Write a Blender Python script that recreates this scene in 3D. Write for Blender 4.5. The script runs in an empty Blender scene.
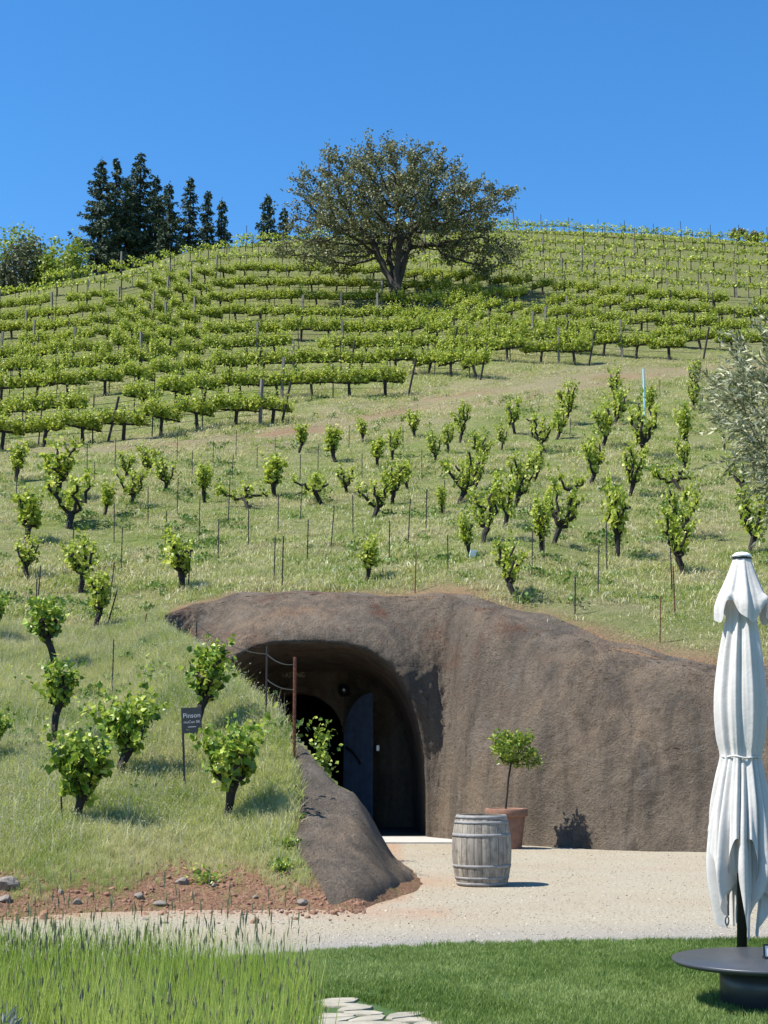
import bpy, math, random
import numpy as np
from mathutils import Vector, Matrix

random.seed(7)
RNG = np.random.default_rng(7)
scene = bpy.context.scene
COL = scene.collection
PI = math.pi

# ------------------------------------------------------------------ camera
FPX, CX, CY, CH = 1480.0, 384.0, 512.0, 1.6
TH = math.atan(247.0 / FPX)
CT, ST = math.cos(TH), math.sin(TH)


def ue(px, py):
    a = (px - CX) / FPX
    b = (CY - py) / FPX
    Y = CT - b * ST
    Z = ST + b * CT
    return a / Y, Z / Y


def W(px, py, Y):
    u, e = ue(px, py)
    return (u * Y, Y, CH + e * Y)


def G(px, py):
    """point on the flat ground"""
    u, e = ue(px, py)
    Y = -CH / e
    return (u * Y, Y)


cam = bpy.data.cameras.new('camera')
cam.sensor_fit = 'VERTICAL'
cam.sensor_height = 24.0
cam.lens = 24.0 * FPX / 1024.0
cam.clip_start = 0.1
cam.clip_end = 6000
camo = bpy.data.objects.new('camera', cam)
camo.location = (0, 0, CH)
camo.rotation_euler = (PI / 2 + TH, 0, 0)
COL.objects.link(camo)
scene.camera = camo

# ------------------------------------------------------------------ light
TRAVEL = Vector((.62, .17, -1)).normalized()
sun_d = bpy.data.lights.new('sun', 'SUN')
sun_d.energy = 5.0
sun_d.angle = math.radians(.5)
sun_d.color = (1, .95, .87)
sun = bpy.data.objects.new('sun', sun_d)
sun.rotation_euler = TRAVEL.to_track_quat('-Z', 'Y').to_euler()
sun.location = (-20, -10, 60)
COL.objects.link(sun)
ts = -TRAVEL
world = bpy.data.worlds.new('World')
scene.world = world
world.use_nodes = True
nt = world.node_tree
for n in list(nt.nodes):
    nt.nodes.remove(n)
sky = nt.nodes.new('ShaderNodeTexSky')
sky.sky_type = 'NISHITA'
sky.sun_disc = False
sky.sun_elevation = math.asin(ts.z)
sky.sun_rotation = math.atan2(ts.x, ts.y)
sky.altitude = 300
sky.air_density = 1.0
sky.dust_density = .15
sky.ozone_density = 4.0
bg = nt.nodes.new('ShaderNodeBackground')
bg.inputs[1].default_value = .115
wo = nt.nodes.new('ShaderNodeOutputWorld')
hsv = nt.nodes.new('ShaderNodeHueSaturation')
hsv.inputs['Value'].default_value = 1.06
hsv.inputs['Saturation'].default_value = 1.28
nt.links.new(sky.outputs[0], hsv.inputs['Color'])
nt.links.new(hsv.outputs[0], bg.inputs[0])
nt.links.new(bg.outputs[0], wo.inputs[0])
scene.view_settings.view_transform = 'Standard'
scene.view_settings.look = 'None'
scene.view_settings.exposure = 0.85
scene.view_settings.gamma = 1

# ------------------------------------------------------------------ helpers: materials


def mat(name):
    m = bpy.data.materials.new(name)
    m.use_nodes = True
    t = m.node_tree
    return m, t, t.nodes['Principled BSDF']


def nd(t, typ, **kw):
    n = t.nodes.new(typ)
    for k, v in kw.items():
        if k.startswith('i_'):
            key = k[2:]
            key = int(key) if key.isdigit() else key
            n.inputs[key].default_value = v
        else:
            setattr(n, k, v)
    return n


def noise(t, vec, scale, detail=4, rough=.55, dist=0):
    n = nd(t, 'ShaderNodeTexNoise')
    n.inputs['Scale'].default_value = scale
    n.inputs['Detail'].default_value = detail
    n.inputs['Roughness'].default_value = rough
    n.inputs['Distortion'].default_value = dist
    if vec is not None:
        t.links.new(vec, n.inputs['Vector'])
    return n.outputs['Fac']


def ramp(t, fac, stops):
    r = nd(t, 'ShaderNodeValToRGB')
    el = r.color_ramp.elements
    while len(el) < len(stops):
        el.new(.5)
    for e, (p, c) in zip(el, stops):
        e.position = p
        e.color = (*c, 1) if len(c) == 3 else c
    t.links.new(fac, r.inputs[0])
    return r.outputs[0]


def mix(t, fac, a, b, mode='MIX'):
    m = nd(t, 'ShaderNodeMix', data_type='RGBA', blend_type=mode)
    for sock, v in ((m.inputs[0], fac), (m.inputs[6], a), (m.inputs[7], b)):
        if isinstance(v, (int, float)):
            sock.default_value = v
        elif isinstance(v, tuple):
            sock.default_value = (*v, 1)
        else:
            t.links.new(v, sock)
    return m.outputs[2]


def math_(t, op, a, b=None):
    m = nd(t, 'ShaderNodeMath', operation=op)
    for s, v in zip(m.inputs, (a, b)):
        if v is None:
            continue
        if isinstance(v, (int, float)):
            s.default_value = v
        else:
            t.links.new(v, s)
    return m.outputs[0]


def coords(t, kind='Object'):
    return nd(t, 'ShaderNodeTexCoord').outputs[kind]


def bump(t, b, h, strength, dist):
    n = nd(t, 'ShaderNodeBump')
    n.inputs['Strength'].default_value = strength
    n.inputs['Distance'].default_value = dist
    t.links.new(h, n.inputs['Height'])
    t.links.new(n.outputs[0], b.inputs['Normal'])


def geo(t, out='Position'):
    return nd(t, 'ShaderNodeNewGeometry').outputs[out]


def leaf_material(name, stops, trans=.35, rough=.5, spec=.4, pos_scale=None, dark=None):
    m, t, b = mat(name)
    rnd = geo(t, 'Random Per Island')
    c = ramp(t, rnd, stops)
    if pos_scale:
        f = noise(t, geo(t), pos_scale, 2)
        c = mix(t, ramp(t, f, [(.4, (0, 0, 0)), (.65, (1, 1, 1))]), c, dark)
    t.links.new(c, b.inputs['Base Color'])
    b.inputs['Roughness'].default_value = rough
    b.inputs['Specular IOR Level'].default_value = spec
    tr = nd(t, 'ShaderNodeBsdfTranslucent')
    t.links.new(c, tr.inputs[0])
    ms = nd(t, 'ShaderNodeMixShader')
    ms.inputs[0].default_value = trans
    t.links.new(b.outputs[0], ms.inputs[1])
    t.links.new(tr.outputs[0], ms.inputs[2])
    t.links.new(ms.outputs[0], t.nodes['Material Output'].inputs[0])
    return m


def flat_material(name, col, rough=.6, metal=0, var=.15, scale=20, bmp=.0, bscale=60, spec=.5):
    m, t, b = mat(name)
    co = coords(t)
    f = noise(t, co, scale, 5)
    lo = tuple(max(0, c * (1 - var)) for c in col)
    hi = tuple(min(1, c * (1 + var)) for c in col)
    t.links.new(ramp(t, f, [(.3, lo), (.7, hi)]), b.inputs['Base Color'])
    b.inputs['Roughness'].default_value = rough
    b.inputs['Metallic'].default_value = metal
    b.inputs['Specular IOR Level'].default_value = spec
    if bmp:
        bump(t, b, noise(t, co, bscale, 5), bmp, .01)
    return m


M = {}
M['vine_leaf'] = leaf_material('vine_leaf', [(0, (.15, .22, .02)), (.35, (.30, .38, .035)), (.7, (.46, .52, .07)), (1, (.60, .62, .17))], .45, .45)
M['vine_leaf_bank'] = leaf_material('vine_leaf_bank', [(0, (.06, .13, .015)), (.35, (.14, .24, .025)), (.7, (.32, .42, .05)), (1, (.50, .54, .11))], .36, .4)
M['oak_leaf'] = leaf_material('oak_leaf', [(0, (.085, .095, .035)), (.5, (.15, .16, .065)), (1, (.26, .26, .12))], .25, .5)
M['needle'] = leaf_material('needle', [(0, (.025, .05, .028)), (.5, (.05, .085, .046)), (1, (.10, .135, .07))], .08, .7)
M['shrub_leaf'] = leaf_material('shrub_leaf', [(0, (.12, .19, .02)), (.5, (.22, .29, .035)), (1, (.36, .40, .07))], .3, .5)
M['grey_leaf'] = leaf_material('grey_leaf', [(0, (.07, .085, .04)), (.5, (.11, .125, .065)), (1, (.17, .18, .10))], .2, .6)
M['olive_leaf'] = leaf_material('olive_leaf', [(0, (.09, .105, .04)), (.35, (.19, .21, .10)), (.7, (.40, .41, .25)), (1, (.62, .61, .44))], .2, .5, .25)
M['citrus_leaf'] = leaf_material('citrus_leaf', [(0, (.09, .18, .02)), (.5, (.20, .30, .03)), (1, (.42, .45, .08))], .35, .35, .5)
M['lavender_leaf'] = leaf_material('lavender_leaf', [(0, (.12, .15, .13)), (1, (.25, .29, .25))], .2, .6)
M['bark'] = flat_material('bark', (.020, .015, .011), .9, 0, .5, 14, .8, 40)
M['oak_bark'] = flat_material('oak_bark', (.045, .037, .03), .9, 0, .4, 3, .8, 12)
M['olive_bark'] = flat_material('olive_bark', (.14, .13, .11), .9, 0, .3, 8, .8, 30)
M['metal_dark'] = flat_material('metal_dark', (.035, .03, .028), .6, .4, .3, 30)
M['rust'] = flat_material('rust', (.13, .045, .025), .85, .2, .5, 25, .5, 80)
M['post_wood'] = flat_material('post_wood', (.15, .135, .115), .9, 0, .35, 9, .5, 40)
M['post_dark'] = flat_material('post_dark', (.03, .026, .023), .85, .2, .3, 9)
M['wire'] = flat_material('wire', (.05, .048, .045), .5, .6, .1)
M['black_metal'] = flat_material('black_metal', (.02, .02, .022), .4, .3, .15, 8)
M['blue_tube'] = flat_material('blue_tube', (.30, .58, .66), .4, 0, .1)
M['white_plastic'] = flat_material('white_plastic', (.8, .8, .78), .5, 0, .04)
M['rock'] = flat_material('rock', (.21, .18, .15), .9, 0, .4, 7, .8, 20)
M['concrete'] = flat_material('concrete', (.42, .40, .36), .85, 0, .12, 3, .2, 60)
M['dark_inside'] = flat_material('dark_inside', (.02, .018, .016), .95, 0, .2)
M['lettering'] = flat_material('lettering', (.45, .40, .30), .6, 0, .1)
M['sign_text'] = flat_material('sign_text', (.45, .45, .46), .6, 0, .02)
M['sign_black'] = flat_material('sign_black', (.022, .022, .025), .45, 0, .2, 30)
M['door_blue'] = flat_material('door_blue', (.085, .12, .18), .5, 0, .2, 6)
M['table_grey'] = flat_material('table_grey', (.055, .06, .068), .38, .2, .12, 5)
M['blade_straw'] = leaf_material('blade_straw', [(0, (.34, .34, .17)), (1, (.62, .60, .40))], .3, .6)


def fabric():
    m, t, b = mat('canopy_fabric')
    co = coords(t)
    f = noise(t, co, 5, 5)
    c = ramp(t, f, [(.3, (.55, .525, .49)), (.7, (.64, .615, .58))])
    t.links.new(c, b.inputs['Base Color'])
    b.inputs['Roughness'].default_value = .85
    b.inputs['Specular IOR Level'].default_value = .2
    tr = nd(t, 'ShaderNodeBsdfTranslucent')
    t.links.new(c, tr.inputs[0])
    ms = nd(t, 'ShaderNodeMixShader')
    ms.inputs[0].default_value = .18
    t.links.new(b.outputs[0], ms.inputs[1])
    t.links.new(tr.outputs[0], ms.inputs[2])
    t.links.new(ms.outputs[0], t.nodes['Material Output'].inputs[0])
    bump(t, b, math_(t, 'ADD', noise(t, co, 40, 4), math_(t, 'MULTIPLY', noise(t, co, 7, 3, .5, 1.5), 1.2)), .22, .01)
    return m


M['fabric'] = fabric()


def grass_blade(name, stops, trans=.35):
    m, t, b = mat(name)
    r = nd(t, 'ShaderNodeObjectInfo').outputs['Random']
    isl = geo(t, 'Random Per Island')
    big = noise(t, geo(t), .55, 3)
    f = math_(t, 'ADD', math_(t, 'MULTIPLY', r, .25), math_(t, 'MULTIPLY', isl, .3))
    f = math_(t, 'ADD', f, math_(t, 'MULTIPLY', math_(t, 'SUBTRACT', big, .36), 1.7))
    c = ramp(t, f, stops)
    t.links.new(c, b.inputs['Base Color'])
    b.inputs['Roughness'].default_value = .5
    b.inputs['Specular IOR Level'].default_value = .35
    tr = nd(t, 'ShaderNodeBsdfTranslucent')
    t.links.new(c, tr.inputs[0])
    ms = nd(t, 'ShaderNodeMixShader')
    ms.inputs[0].default_value = trans
    t.links.new(b.outputs[0], ms.inputs[1])
    t.links.new(tr.outputs[0], ms.inputs[2])
    t.links.new(ms.outputs[0], t.nodes['Material Output'].inputs[0])
    return m


M['blade_bank'] = grass_blade('blade_bank', [(.05, (.13, .22, .02)), (.32, (.28, .37, .05)), (.55, (.46, .49, .14)), (.8, (.58, .55, .26))], .5)
M['blade_hill'] = grass_blade('blade_hill', [(.05, (.12, .20, .02)), (.32, (.24, .32, .05)), (.55, (.40, .41, .13)), (.8, (.52, .47, .24))], .5)
M['blade_lawn'] = grass_blade('blade_lawn', [(.0, (.06, .12, .018)), (.35, (.13, .21, .036)), (.8, (.27, .35, .11))], .4)
M['blade_tall'] = grass_blade('blade_tall', [(.0, (.15, .25, .02)), (.35, (.27, .38, .045)), (.8, (.48, .54, .16))], .45)
M['blade_seed'] = flat_material('blade_seed', (.23, .22, .12), .8, 0, .4, 30)


def shotcrete():
    m, t, b = mat('shotcrete')
    co = coords(t)
    big = noise(t, co, .35, 4, .6)
    c = ramp(t, big, [(.30, (.17, .145, .115)), (.48, (.225, .18, .135)), (.62, (.285, .215, .15)), (.75, (.30, .19, .115))])
    # vertical run-off streaks
    mp = nd(t, 'ShaderNodeMapping')
    mp.inputs['Scale'].default_value = (1.6, 1.6, .18)
    t.links.new(co, mp.inputs[0])
    st = noise(t, mp.outputs[0], 1.5, 4, .6, .5)
    c = mix(t, ramp(t, st, [(.40, (0, 0, 0)), (.66, (.8, .8, .8))]), c, (.105, .09, .074))
    # rust coloured earth showing in patches near the top
    r2 = noise(t, co, 1.1, 6, .7)
    z = nd(t, 'ShaderNodeSeparateXYZ')
    t.links.new(co, z.inputs[0])
    zz = ramp(t, math_(t, 'DIVIDE', z.outputs[2], 6.0), [(.35, (0, 0, 0)), (.75, (1, 1, 1))])
    rf = math_(t, 'MULTIPLY', ramp(t, r2, [(.52, (0, 0, 0)), (.66, (.8, .8, .8))]), zz)
    c = mix(t, rf, c, (.17, .085, .055))
    fine = noise(t, co, 26, 6, .75)
    c = mix(t, .75, c, ramp(t, fine, [(.25, (.35, .35, .35)), (.5, (1, 1, 1)), (.75, (1.25, 1.2, 1.15))]), 'MULTIPLY')
    v = nd(t, 'ShaderNodeTexVoronoi')
    v.inputs['Scale'].default_value = 9
    v.inputs['Randomness'].default_value = 1
    t.links.new(co, v.inputs['Vector'])
    sp = ramp(t, v.outputs['Distance'], [(.05, (1, 1, 1)), (.13, (0, 0, 0))])
    gate = ramp(t, noise(t, co, 1.3, 3), [(.44, (0, 0, 0)), (.56, (1, 1, 1))])
    spf = math_(t, 'MULTIPLY', sp, gate)
    c = mix(t, math_(t, 'MULTIPLY', spf, .7), c, (.03, .022, .018))
    # hairline cracks, only here and there
    wv = nd(t, 'ShaderNodeVectorMath', operation='ADD')
    nn = nd(t, 'ShaderNodeTexNoise')
    nn.inputs['Scale'].default_value = 1.5
    nn.inputs['Detail'].default_value = 5
    t.links.new(co, nn.inputs['Vector'])
    t.links.new(co, wv.inputs[0])
    t.links.new(nn.outputs['Color'], wv.inputs[1])
    vc = nd(t, 'ShaderNodeTexVoronoi', feature='DISTANCE_TO_EDGE')
    vc.inputs['Scale'].default_value = .55
    t.links.new(wv.outputs[0], vc.inputs['Vector'])
    ck = math_(t, 'MULTIPLY', ramp(t, vc.outputs['Distance'], [(.004, (1, 1, 1)), (.014, (0, 0, 0))]), ramp(t, noise(t, co, .6, 2), [(.5, (0, 0, 0)), (.56, (1, 1, 1))]))
    c = mix(t, math_(t, 'MULTIPLY', ck, .3), c, (.035, .028, .022))
    # pale lime bloom
    pb = ramp(t, noise(t, co, .9, 7, .75, 1.0), [(.55, (0, 0, 0)), (.72, (.6, .6, .6))])
    c = mix(t, pb, c, (.30, .27, .235))
    t.links.new(c, b.inputs['Base Color'])
    b.inputs['Roughness'].default_value = .95
    b.inputs['Specular IOR Level'].default_value = .2
    h = math_(t, 'ADD', noise(t, co, 9, 8, .75), math_(t, 'MULTIPLY', noise(t, co, 30, 6, .7), .6))
    h = math_(t, 'SUBTRACT', h, math_(t, 'MULTIPLY', spf, .5))
    bump(t, b, h, 1.0, .16)
    return m


M['shotcrete'] = shotcrete()


def gravel():
    m, t, b = mat('gravel')
    co = coords(t)
    fine = noise(t, co, 28, 6, .8)
    c = ramp(t, fine, [(.3, (.20, .17, .12)), (.48, (.35, .31, .23)), (.7, (.49, .45, .35))])
    big = noise(t, co, .5, 4)
    c = mix(t, ramp(t, big, [(.4, (0, 0, 0)), (.7, (.45, .45, .45))]), c, (.33, .255, .17))
    # worn greyer wheel track near the lawn (mask painted per vertex)
    at = nd(t, 'ShaderNodeAttribute', attribute_name='mask')
    s = nd(t, 'ShaderNodeSeparateColor')
    t.links.new(at.outputs['Color'], s.inputs[0])
    n2 = noise(t, co, 1.6, 5, .7)
    gfac = math_(t, 'MULTIPLY', s.outputs[0], ramp(t, n2, [(.3, (.4, .4, .4)), (.6, (1, 1, 1))]))
    c = mix(t, gfac, c, mix(t, fine, (.19, .18, .165), (.36, .345, .32)))
    rfac = math_(t, 'MULTIPLY', s.outputs[1], ramp(t, n2, [(.25, (.3, .3, .3)), (.55, (1, 1, 1))]))
    c = mix(t, rfac, c, mix(t, fine, (.26, .14, .08), (.47, .33, .23)))
    t.links.new(c, b.inputs['Base Color'])
    b.inputs['Roughness'].default_value = .95
    b.inputs['Specular IOR Level'].default_value = .2
    bump(t, b, math_(t, 'ADD', fine, noise(t, co, 90, 3)), .8, .02)
    return m


M['gravel'] = gravel()


def soil_grass():
    """hillside ground: R = bare red soil, G = dry straw, B = vineyard floor"""
    m, t, b = mat('hill_ground')
    co = coords(t)
    at = nd(t, 'ShaderNodeAttribute', attribute_name='mask')
    s = nd(t, 'ShaderNodeSeparateColor')
    t.links.new(at.outputs['Color'], s.inputs[0])
    n1 = noise(t, co, .45, 6, .65)
    n2 = noise(t, co, 5, 6, .75)
    n3 = noise(t, co, 22, 4, .7)
    g = ramp(t, n2, [(.3, (.09, .13, .03)), (.5, (.15, .19, .05)), (.7, (.24, .25, .10))])
    st = ramp(t, n3, [(.3, (.17, .145, .08)), (.7, (.36, .31, .20))])
    f = ramp(t, n1, [(.42, (0, 0, 0)), (.62, (.55, .55, .55))])
    c = mix(t, f, g, st)
    sf = math_(t, 'MULTIPLY', s.outputs[1], ramp(t, n2, [(.3, (.4, .4, .4)), (.6, (1, 1, 1))]))
    c = mix(t, sf, c, st)
    c = mix(t, math_(t, 'MULTIPLY', s.outputs[2], .8), c, ramp(t, n2, [(.3, (.075, .085, .03)), (.5, (.13, .145, .05)), (.7, (.22, .20, .10))]))
    red = ramp(t, n3, [(.25, (.13, .062, .036)), (.5, (.26, .145, .09)), (.8, (.40, .27, .19))])
    rfac = math_(t, 'MULTIPLY', s.outputs[0], ramp(t, n2, [(.3, (.35, .35, .35)), (.52, (1, 1, 1))]))
    c = mix(t, rfac, c, red)
    t.links.new(c, b.inputs['Base Color'])
    b.inputs['Roughness'].default_value = 1
    b.inputs['Specular IOR Level'].default_value = .1
    bump(t, b, math_(t, 'ADD', n2, math_(t, 'MULTIPLY', n3, .6)), 1, .12)
    return m


M['hill'] = soil_grass()
m, t, b = mat('lawn_soil')
co = coords(t)
t.links.new(ramp(t, noise(t, co, 30, 5, .7), [(.3, (.02, .05, .008)), (.7, (.05, .10, .015))]), b.inputs['Base Color'])
b.inputs['Roughness'].default_value = 1
M['lawn'] = m
M['far_ground'] = flat_material('far_ground', (.10, .12, .05), 1, 0, .4, .02, 0)


def wood_barrel():
    m, t, b = mat('barrel_wood')
    co = coords(t)
    mp = nd(t, 'ShaderNodeMapping')
    mp.inputs['Scale'].default_value = (14, 14, 1.2)
    t.links.new(co, mp.inputs[0])
    g = noise(t, mp.outputs[0], 2, 6, .7)
    c = ramp(t, g, [(.3, (.14, .125, .105)), (.5, (.27, .245, .21)), (.72, (.40, .365, .305))])
    isl = geo(t, 'Random Per Island')
    c = mix(t, .8, c, ramp(t, isl, [(0, (.62, .6, .58)), (.5, (.95, .93, .9)), (1, (1.2, 1.12, 1.0))]), 'MULTIPLY')
    z = nd(t, 'ShaderNodeSeparateXYZ')
    t.links.new(co, z.inputs[0])
    st = ramp(t, noise(t, co, 6, 5, .7), [(.5, (0, 0, 0)), (.65, (.6, .6, .6))])
    c = mix(t, st, c, (.09, .075, .06))
    t.links.new(c, b.inputs['Base Color'])
    b.inputs['Roughness'].default_value = .85
    bump(t, b, g, .6, .01)
    return m


M['barrel'] = wood_barrel()
M['hoop'] = flat_material('hoop', (.22, .215, .21), .75, .0, .25, 12, .3, 50)
M['terracotta'] = flat_material('terracotta', (.20, .105, .07), .85, 0, .25, 9, .2, 40)
M['soil'] = flat_material('soil', (.04, .03, .022), 1, 0, .4, 20)
M['flagstone'] = flat_material('flagstone', (.29, .265, .205), .85, 0, .3, 6, .4, 30)

# ------------------------------------------------------------------ helpers: meshes


class MB:
    def __init__(s):
        s.v = []
        s.f = []
        s.n = 0
        s.mi = []

    def add(s, verts, faces, mi=0):
        k = s.n
        s.v.extend([tuple(map(float, p)) for p in verts])
        s.f.extend([tuple(i + k for i in f) for f in faces])
        s.mi.extend([mi] * len(faces))
        s.n += len(verts)

    def add_np(s, V, F, mi=0):
        k = s.n
        s.v.extend(map(tuple, np.asarray(V, float).tolist()))
        s.f.extend(map(tuple, (np.asarray(F) + k).tolist()))
        s.mi.extend([mi] * len(F))
        s.n += len(V)

    def mesh(s, name, mats, smooth=False):
        me = bpy.data.meshes.new(name)
        me.from_pydata(s.v, [], s.f)
        for m_ in (mats if isinstance(mats, (list, tuple)) else [mats]):
            me.materials.append(M[m_] if isinstance(m_, str) else m_)
        if any(s.mi):
            me.polygons.foreach_set('material_index', s.mi)
        if smooth:
            me.polygons.foreach_set('use_smooth', [True] * len(me.polygons))
        me.update()
        return me

    def build(s, name, mats, parent=None, smooth=False, loc=None):
        o = bpy.data.objects.new(name, s.mesh(name, mats, smooth))
        COL.objects.link(o)
        if parent is not None:
            o.parent = parent
        if loc is not None:
            o.location = loc
        return o


def tube(mb, pts, rad, n=6, mi=0, cap=True, wob=0):
    pts = [Vector(p) for p in pts]
    if not hasattr(rad, '__len__'):
        rad = [rad] * len(pts)
    V, F = [], []
    up = Vector((0, 0, 1))
    d0 = (pts[1] - pts[0]).normalized()
    ref = d0.orthogonal().normalized()
    for i, p in enumerate(pts):
        d = (pts[min(i + 1, len(pts) - 1)] - pts[max(i - 1, 0)])
        d = d.normalized() if d.length > 1e-6 else d0
        ref = (ref - d * ref.dot(d))
        ref = ref.normalized() if ref.length > 1e-4 else d.orthogonal().normalized()
        b_ = d.cross(ref)
        for k in range(n):
            a = 2 * PI * k / n
            r = rad[i] * (1 + (random.uniform(-wob, wob) if wob else 0))
            V.append(p + (ref * math.cos(a) + b_ * math.sin(a)) * r)
    for i in range(len(pts) - 1):
        for k in range(n):
            F.append((i * n + k, i * n + (k + 1) % n, (i + 1) * n + (k + 1) % n, (i + 1) * n + k))
    if cap:
        F.append(tuple(range(n))[::-1])
        F.append(tuple(range((len(pts) - 1) * n, len(pts) * n)))
    mb.add(V, F, mi)


def lathe(mb, prof, n=32, mi=0, cap=True):
    V, F = [], []
    for r, z in prof:
        for k in range(n):
            a = 2 * PI * k / n
            V.append((r * math.cos(a), r * math.sin(a), z))
    L = len(prof)
    for i in range(L - 1):
        for k in range(n):
            F.append((i * n + k, i * n + (k + 1) % n, (i + 1) * n + (k + 1) % n, (i + 1) * n + k))
    if cap:
        F.append(tuple(range(n))[::-1])
        F.append(tuple(range((L - 1) * n, L * n)))
    mb.add(V, F, mi)


def box(mb, lo, hi, mi=0):
    x0, y0, z0 = lo
    x1, y1, z1 = hi
    V = [(x0, y0, z0), (x1, y0, z0), (x1, y1, z0), (x0, y1, z0), (x0, y0, z1), (x1, y0, z1), (x1, y1, z1), (x0, y1, z1)]
    mb.add(V, [(0, 3, 2, 1), (4, 5, 6, 7), (0, 1, 5, 4), (1, 2, 6, 5), (2, 3, 7, 6), (3, 0, 4, 7)], mi)


def unit(v):
    return v / np.maximum(np.linalg.norm(v, axis=1, keepdims=True), 1e-9)


LEAF_DIAMOND = (np.array([[0, -.0, 0], [.5, .45, .10], [0, 1, 0], [-.5, .45, .10]]), [(0, 1, 2), (0, 2, 3)])
LEAF_LOBED = (np.array([[0, 0, 0], [.42, -.08, .05], [.55, .38, .12], [.30, .62, .05], [0, 1, -.06], [-.30, .62, .05], [-.55, .38, .12], [-.42, -.08, .05]]),
              [(0, 1, 2, 3), (0, 3, 4), (0, 4, 5), (0, 5, 6, 7)])
LEAF_NARROW = (np.array([[0, 0, 0], [.13, .5, .03], [0, 1, 0], [-.13, .5, .03]]), [(0, 1, 2), (0, 2, 3)])


def leaves(mb, pos, size, shape=LEAF_DIAMOND, direction=None, spread=1.0, mi=0, upbias=.3, rng=RNG):
    """pos (N,3), size scalar or (N,), each leaf its own little face group"""
    pos = np.asarray(pos, float)
    N = len(pos)
    if N == 0:
        return
    d = rng.normal(size=(N, 3)) * spread
    if direction is not None:
        d = d + np.asarray(direction)
    d = unit(d)
    nrm = rng.normal(size=(N, 3))
    nrm[:, 2] = np.abs(nrm[:, 2]) + upbias
    side = unit(np.cross(d, nrm))
    nn = np.cross(side, d)
    size = np.broadcast_to(np.asarray(size, float), (N,)) * rng.uniform(.7, 1.25, N)
    T, Fs = shape
    V = pos[:, None, :] + size[:, None, None] * (T[None, :, 0:1] * side[:, None, :] + T[None, :, 1:2] * d[:, None, :] + T[None, :, 2:3] * nn[:, None, :])
    K = len(T)
    base = mb.n
    mb.v.extend(map(tuple, V.reshape(-1, 3).tolist()))
    for i in range(N):
        o = base + i * K
        for f in Fs:
            mb.f.append(tuple(o + j for j in f))
    mb.mi.extend([mi] * (N * len(Fs)))
    mb.n += N * K


def thing(name, label, cat, loc=(0, 0, 0), rz=0, group=None, kind=None):
    o = bpy.data.objects.new(name, None)
    o.empty_display_size = .2
    COL.objects.link(o)
    o.location = loc
    o.rotation_euler = (0, 0, rz)
    return tag(o, label, cat, group, kind)


def tag(o, label, cat, group=None, kind=None):
    o['label'] = label
    o['category'] = cat
    if group:
        o['group'] = group
    if kind:
        o['kind'] = kind
    return o


def struct(o, label=None, cat=None):
    o['kind'] = 'structure'
    if label:
        o['label'] = label
        o['category'] = cat
    return o


def copy_thing(src, label, loc, rz=0, sc=(1, 1, 1), tilt=(0, 0)):
    r = src.copy()
    COL.objects.link(r)
    for ch in src.children:
        c = ch.copy()
        COL.objects.link(c)
        c.parent = r
        for g in ch.children:
            g2 = g.copy()
            COL.objects.link(g2)
            g2.parent = c
    place(r, label, loc, rz, sc, tilt)
    return r


def place(r, label, loc, rz=0, sc=(1, 1, 1), tilt=(0, 0)):
    r.location = loc
    r.rotation_euler = (tilt[0], tilt[1], rz)
    r.scale = sc
    r['label'] = label


ORD = ['first', 'second', 'third', 'fourth', 'fifth', 'sixth', 'seventh', 'eighth', 'ninth', 'tenth', 'eleventh', 'twelfth', 'thirteenth', 'fourteenth',
       'fifteenth', 'sixteenth', 'seventeenth', 'eighteenth', 'nineteenth', 'twentieth']


def ordw(i):
    if i < 20:
        return ORD[i]
    tens = {2: 'twenty', 3: 'thirty', 4: 'forty', 5: 'fifty', 6: 'sixty'}[(i + 1) // 10]
    r = (i + 1) % 10
    return {2: 'twentieth', 3: 'thirtieth', 4: 'fortieth', 5: 'fiftieth', 6: 'sixtieth'}[(i + 1) // 10] if r == 0 else tens + '-' + ORD[r - 1]


# ------------------------------------------------------------------ terrain function
def pchip(x, y, xi):
    x = np.asarray(x, float)
    y = np.asarray(y, float)
    h = np.diff(x)
    dl = np.diff(y) / h
    d = np.zeros_like(y)
    for k in range(1, len(x) - 1):
        if dl[k - 1] * dl[k] > 0:
            w1 = 2 * h[k] + h[k - 1]
            w2 = h[k] + 2 * h[k - 1]
            d[k] = (w1 + w2) / (w1 / dl[k - 1] + w2 / dl[k])
    d[0] = dl[0]
    d[-1] = dl[-1]
    xi = np.clip(xi, x[0], x[-1])
    i = np.clip(np.searchsorted(x, xi) - 1, 0, len(x) - 2)
    t_ = (xi - x[i]) / h[i]
    return (y[i] * (1 + 2 * t_) * (1 - t_) ** 2 + h[i] * d[i] * t_ * (1 - t_) ** 2 + y[i + 1] * t_ * t_ * (3 - 2 * t_) + h[i] * d[i + 1] * t_ * t_ * (t_ - 1))


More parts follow.
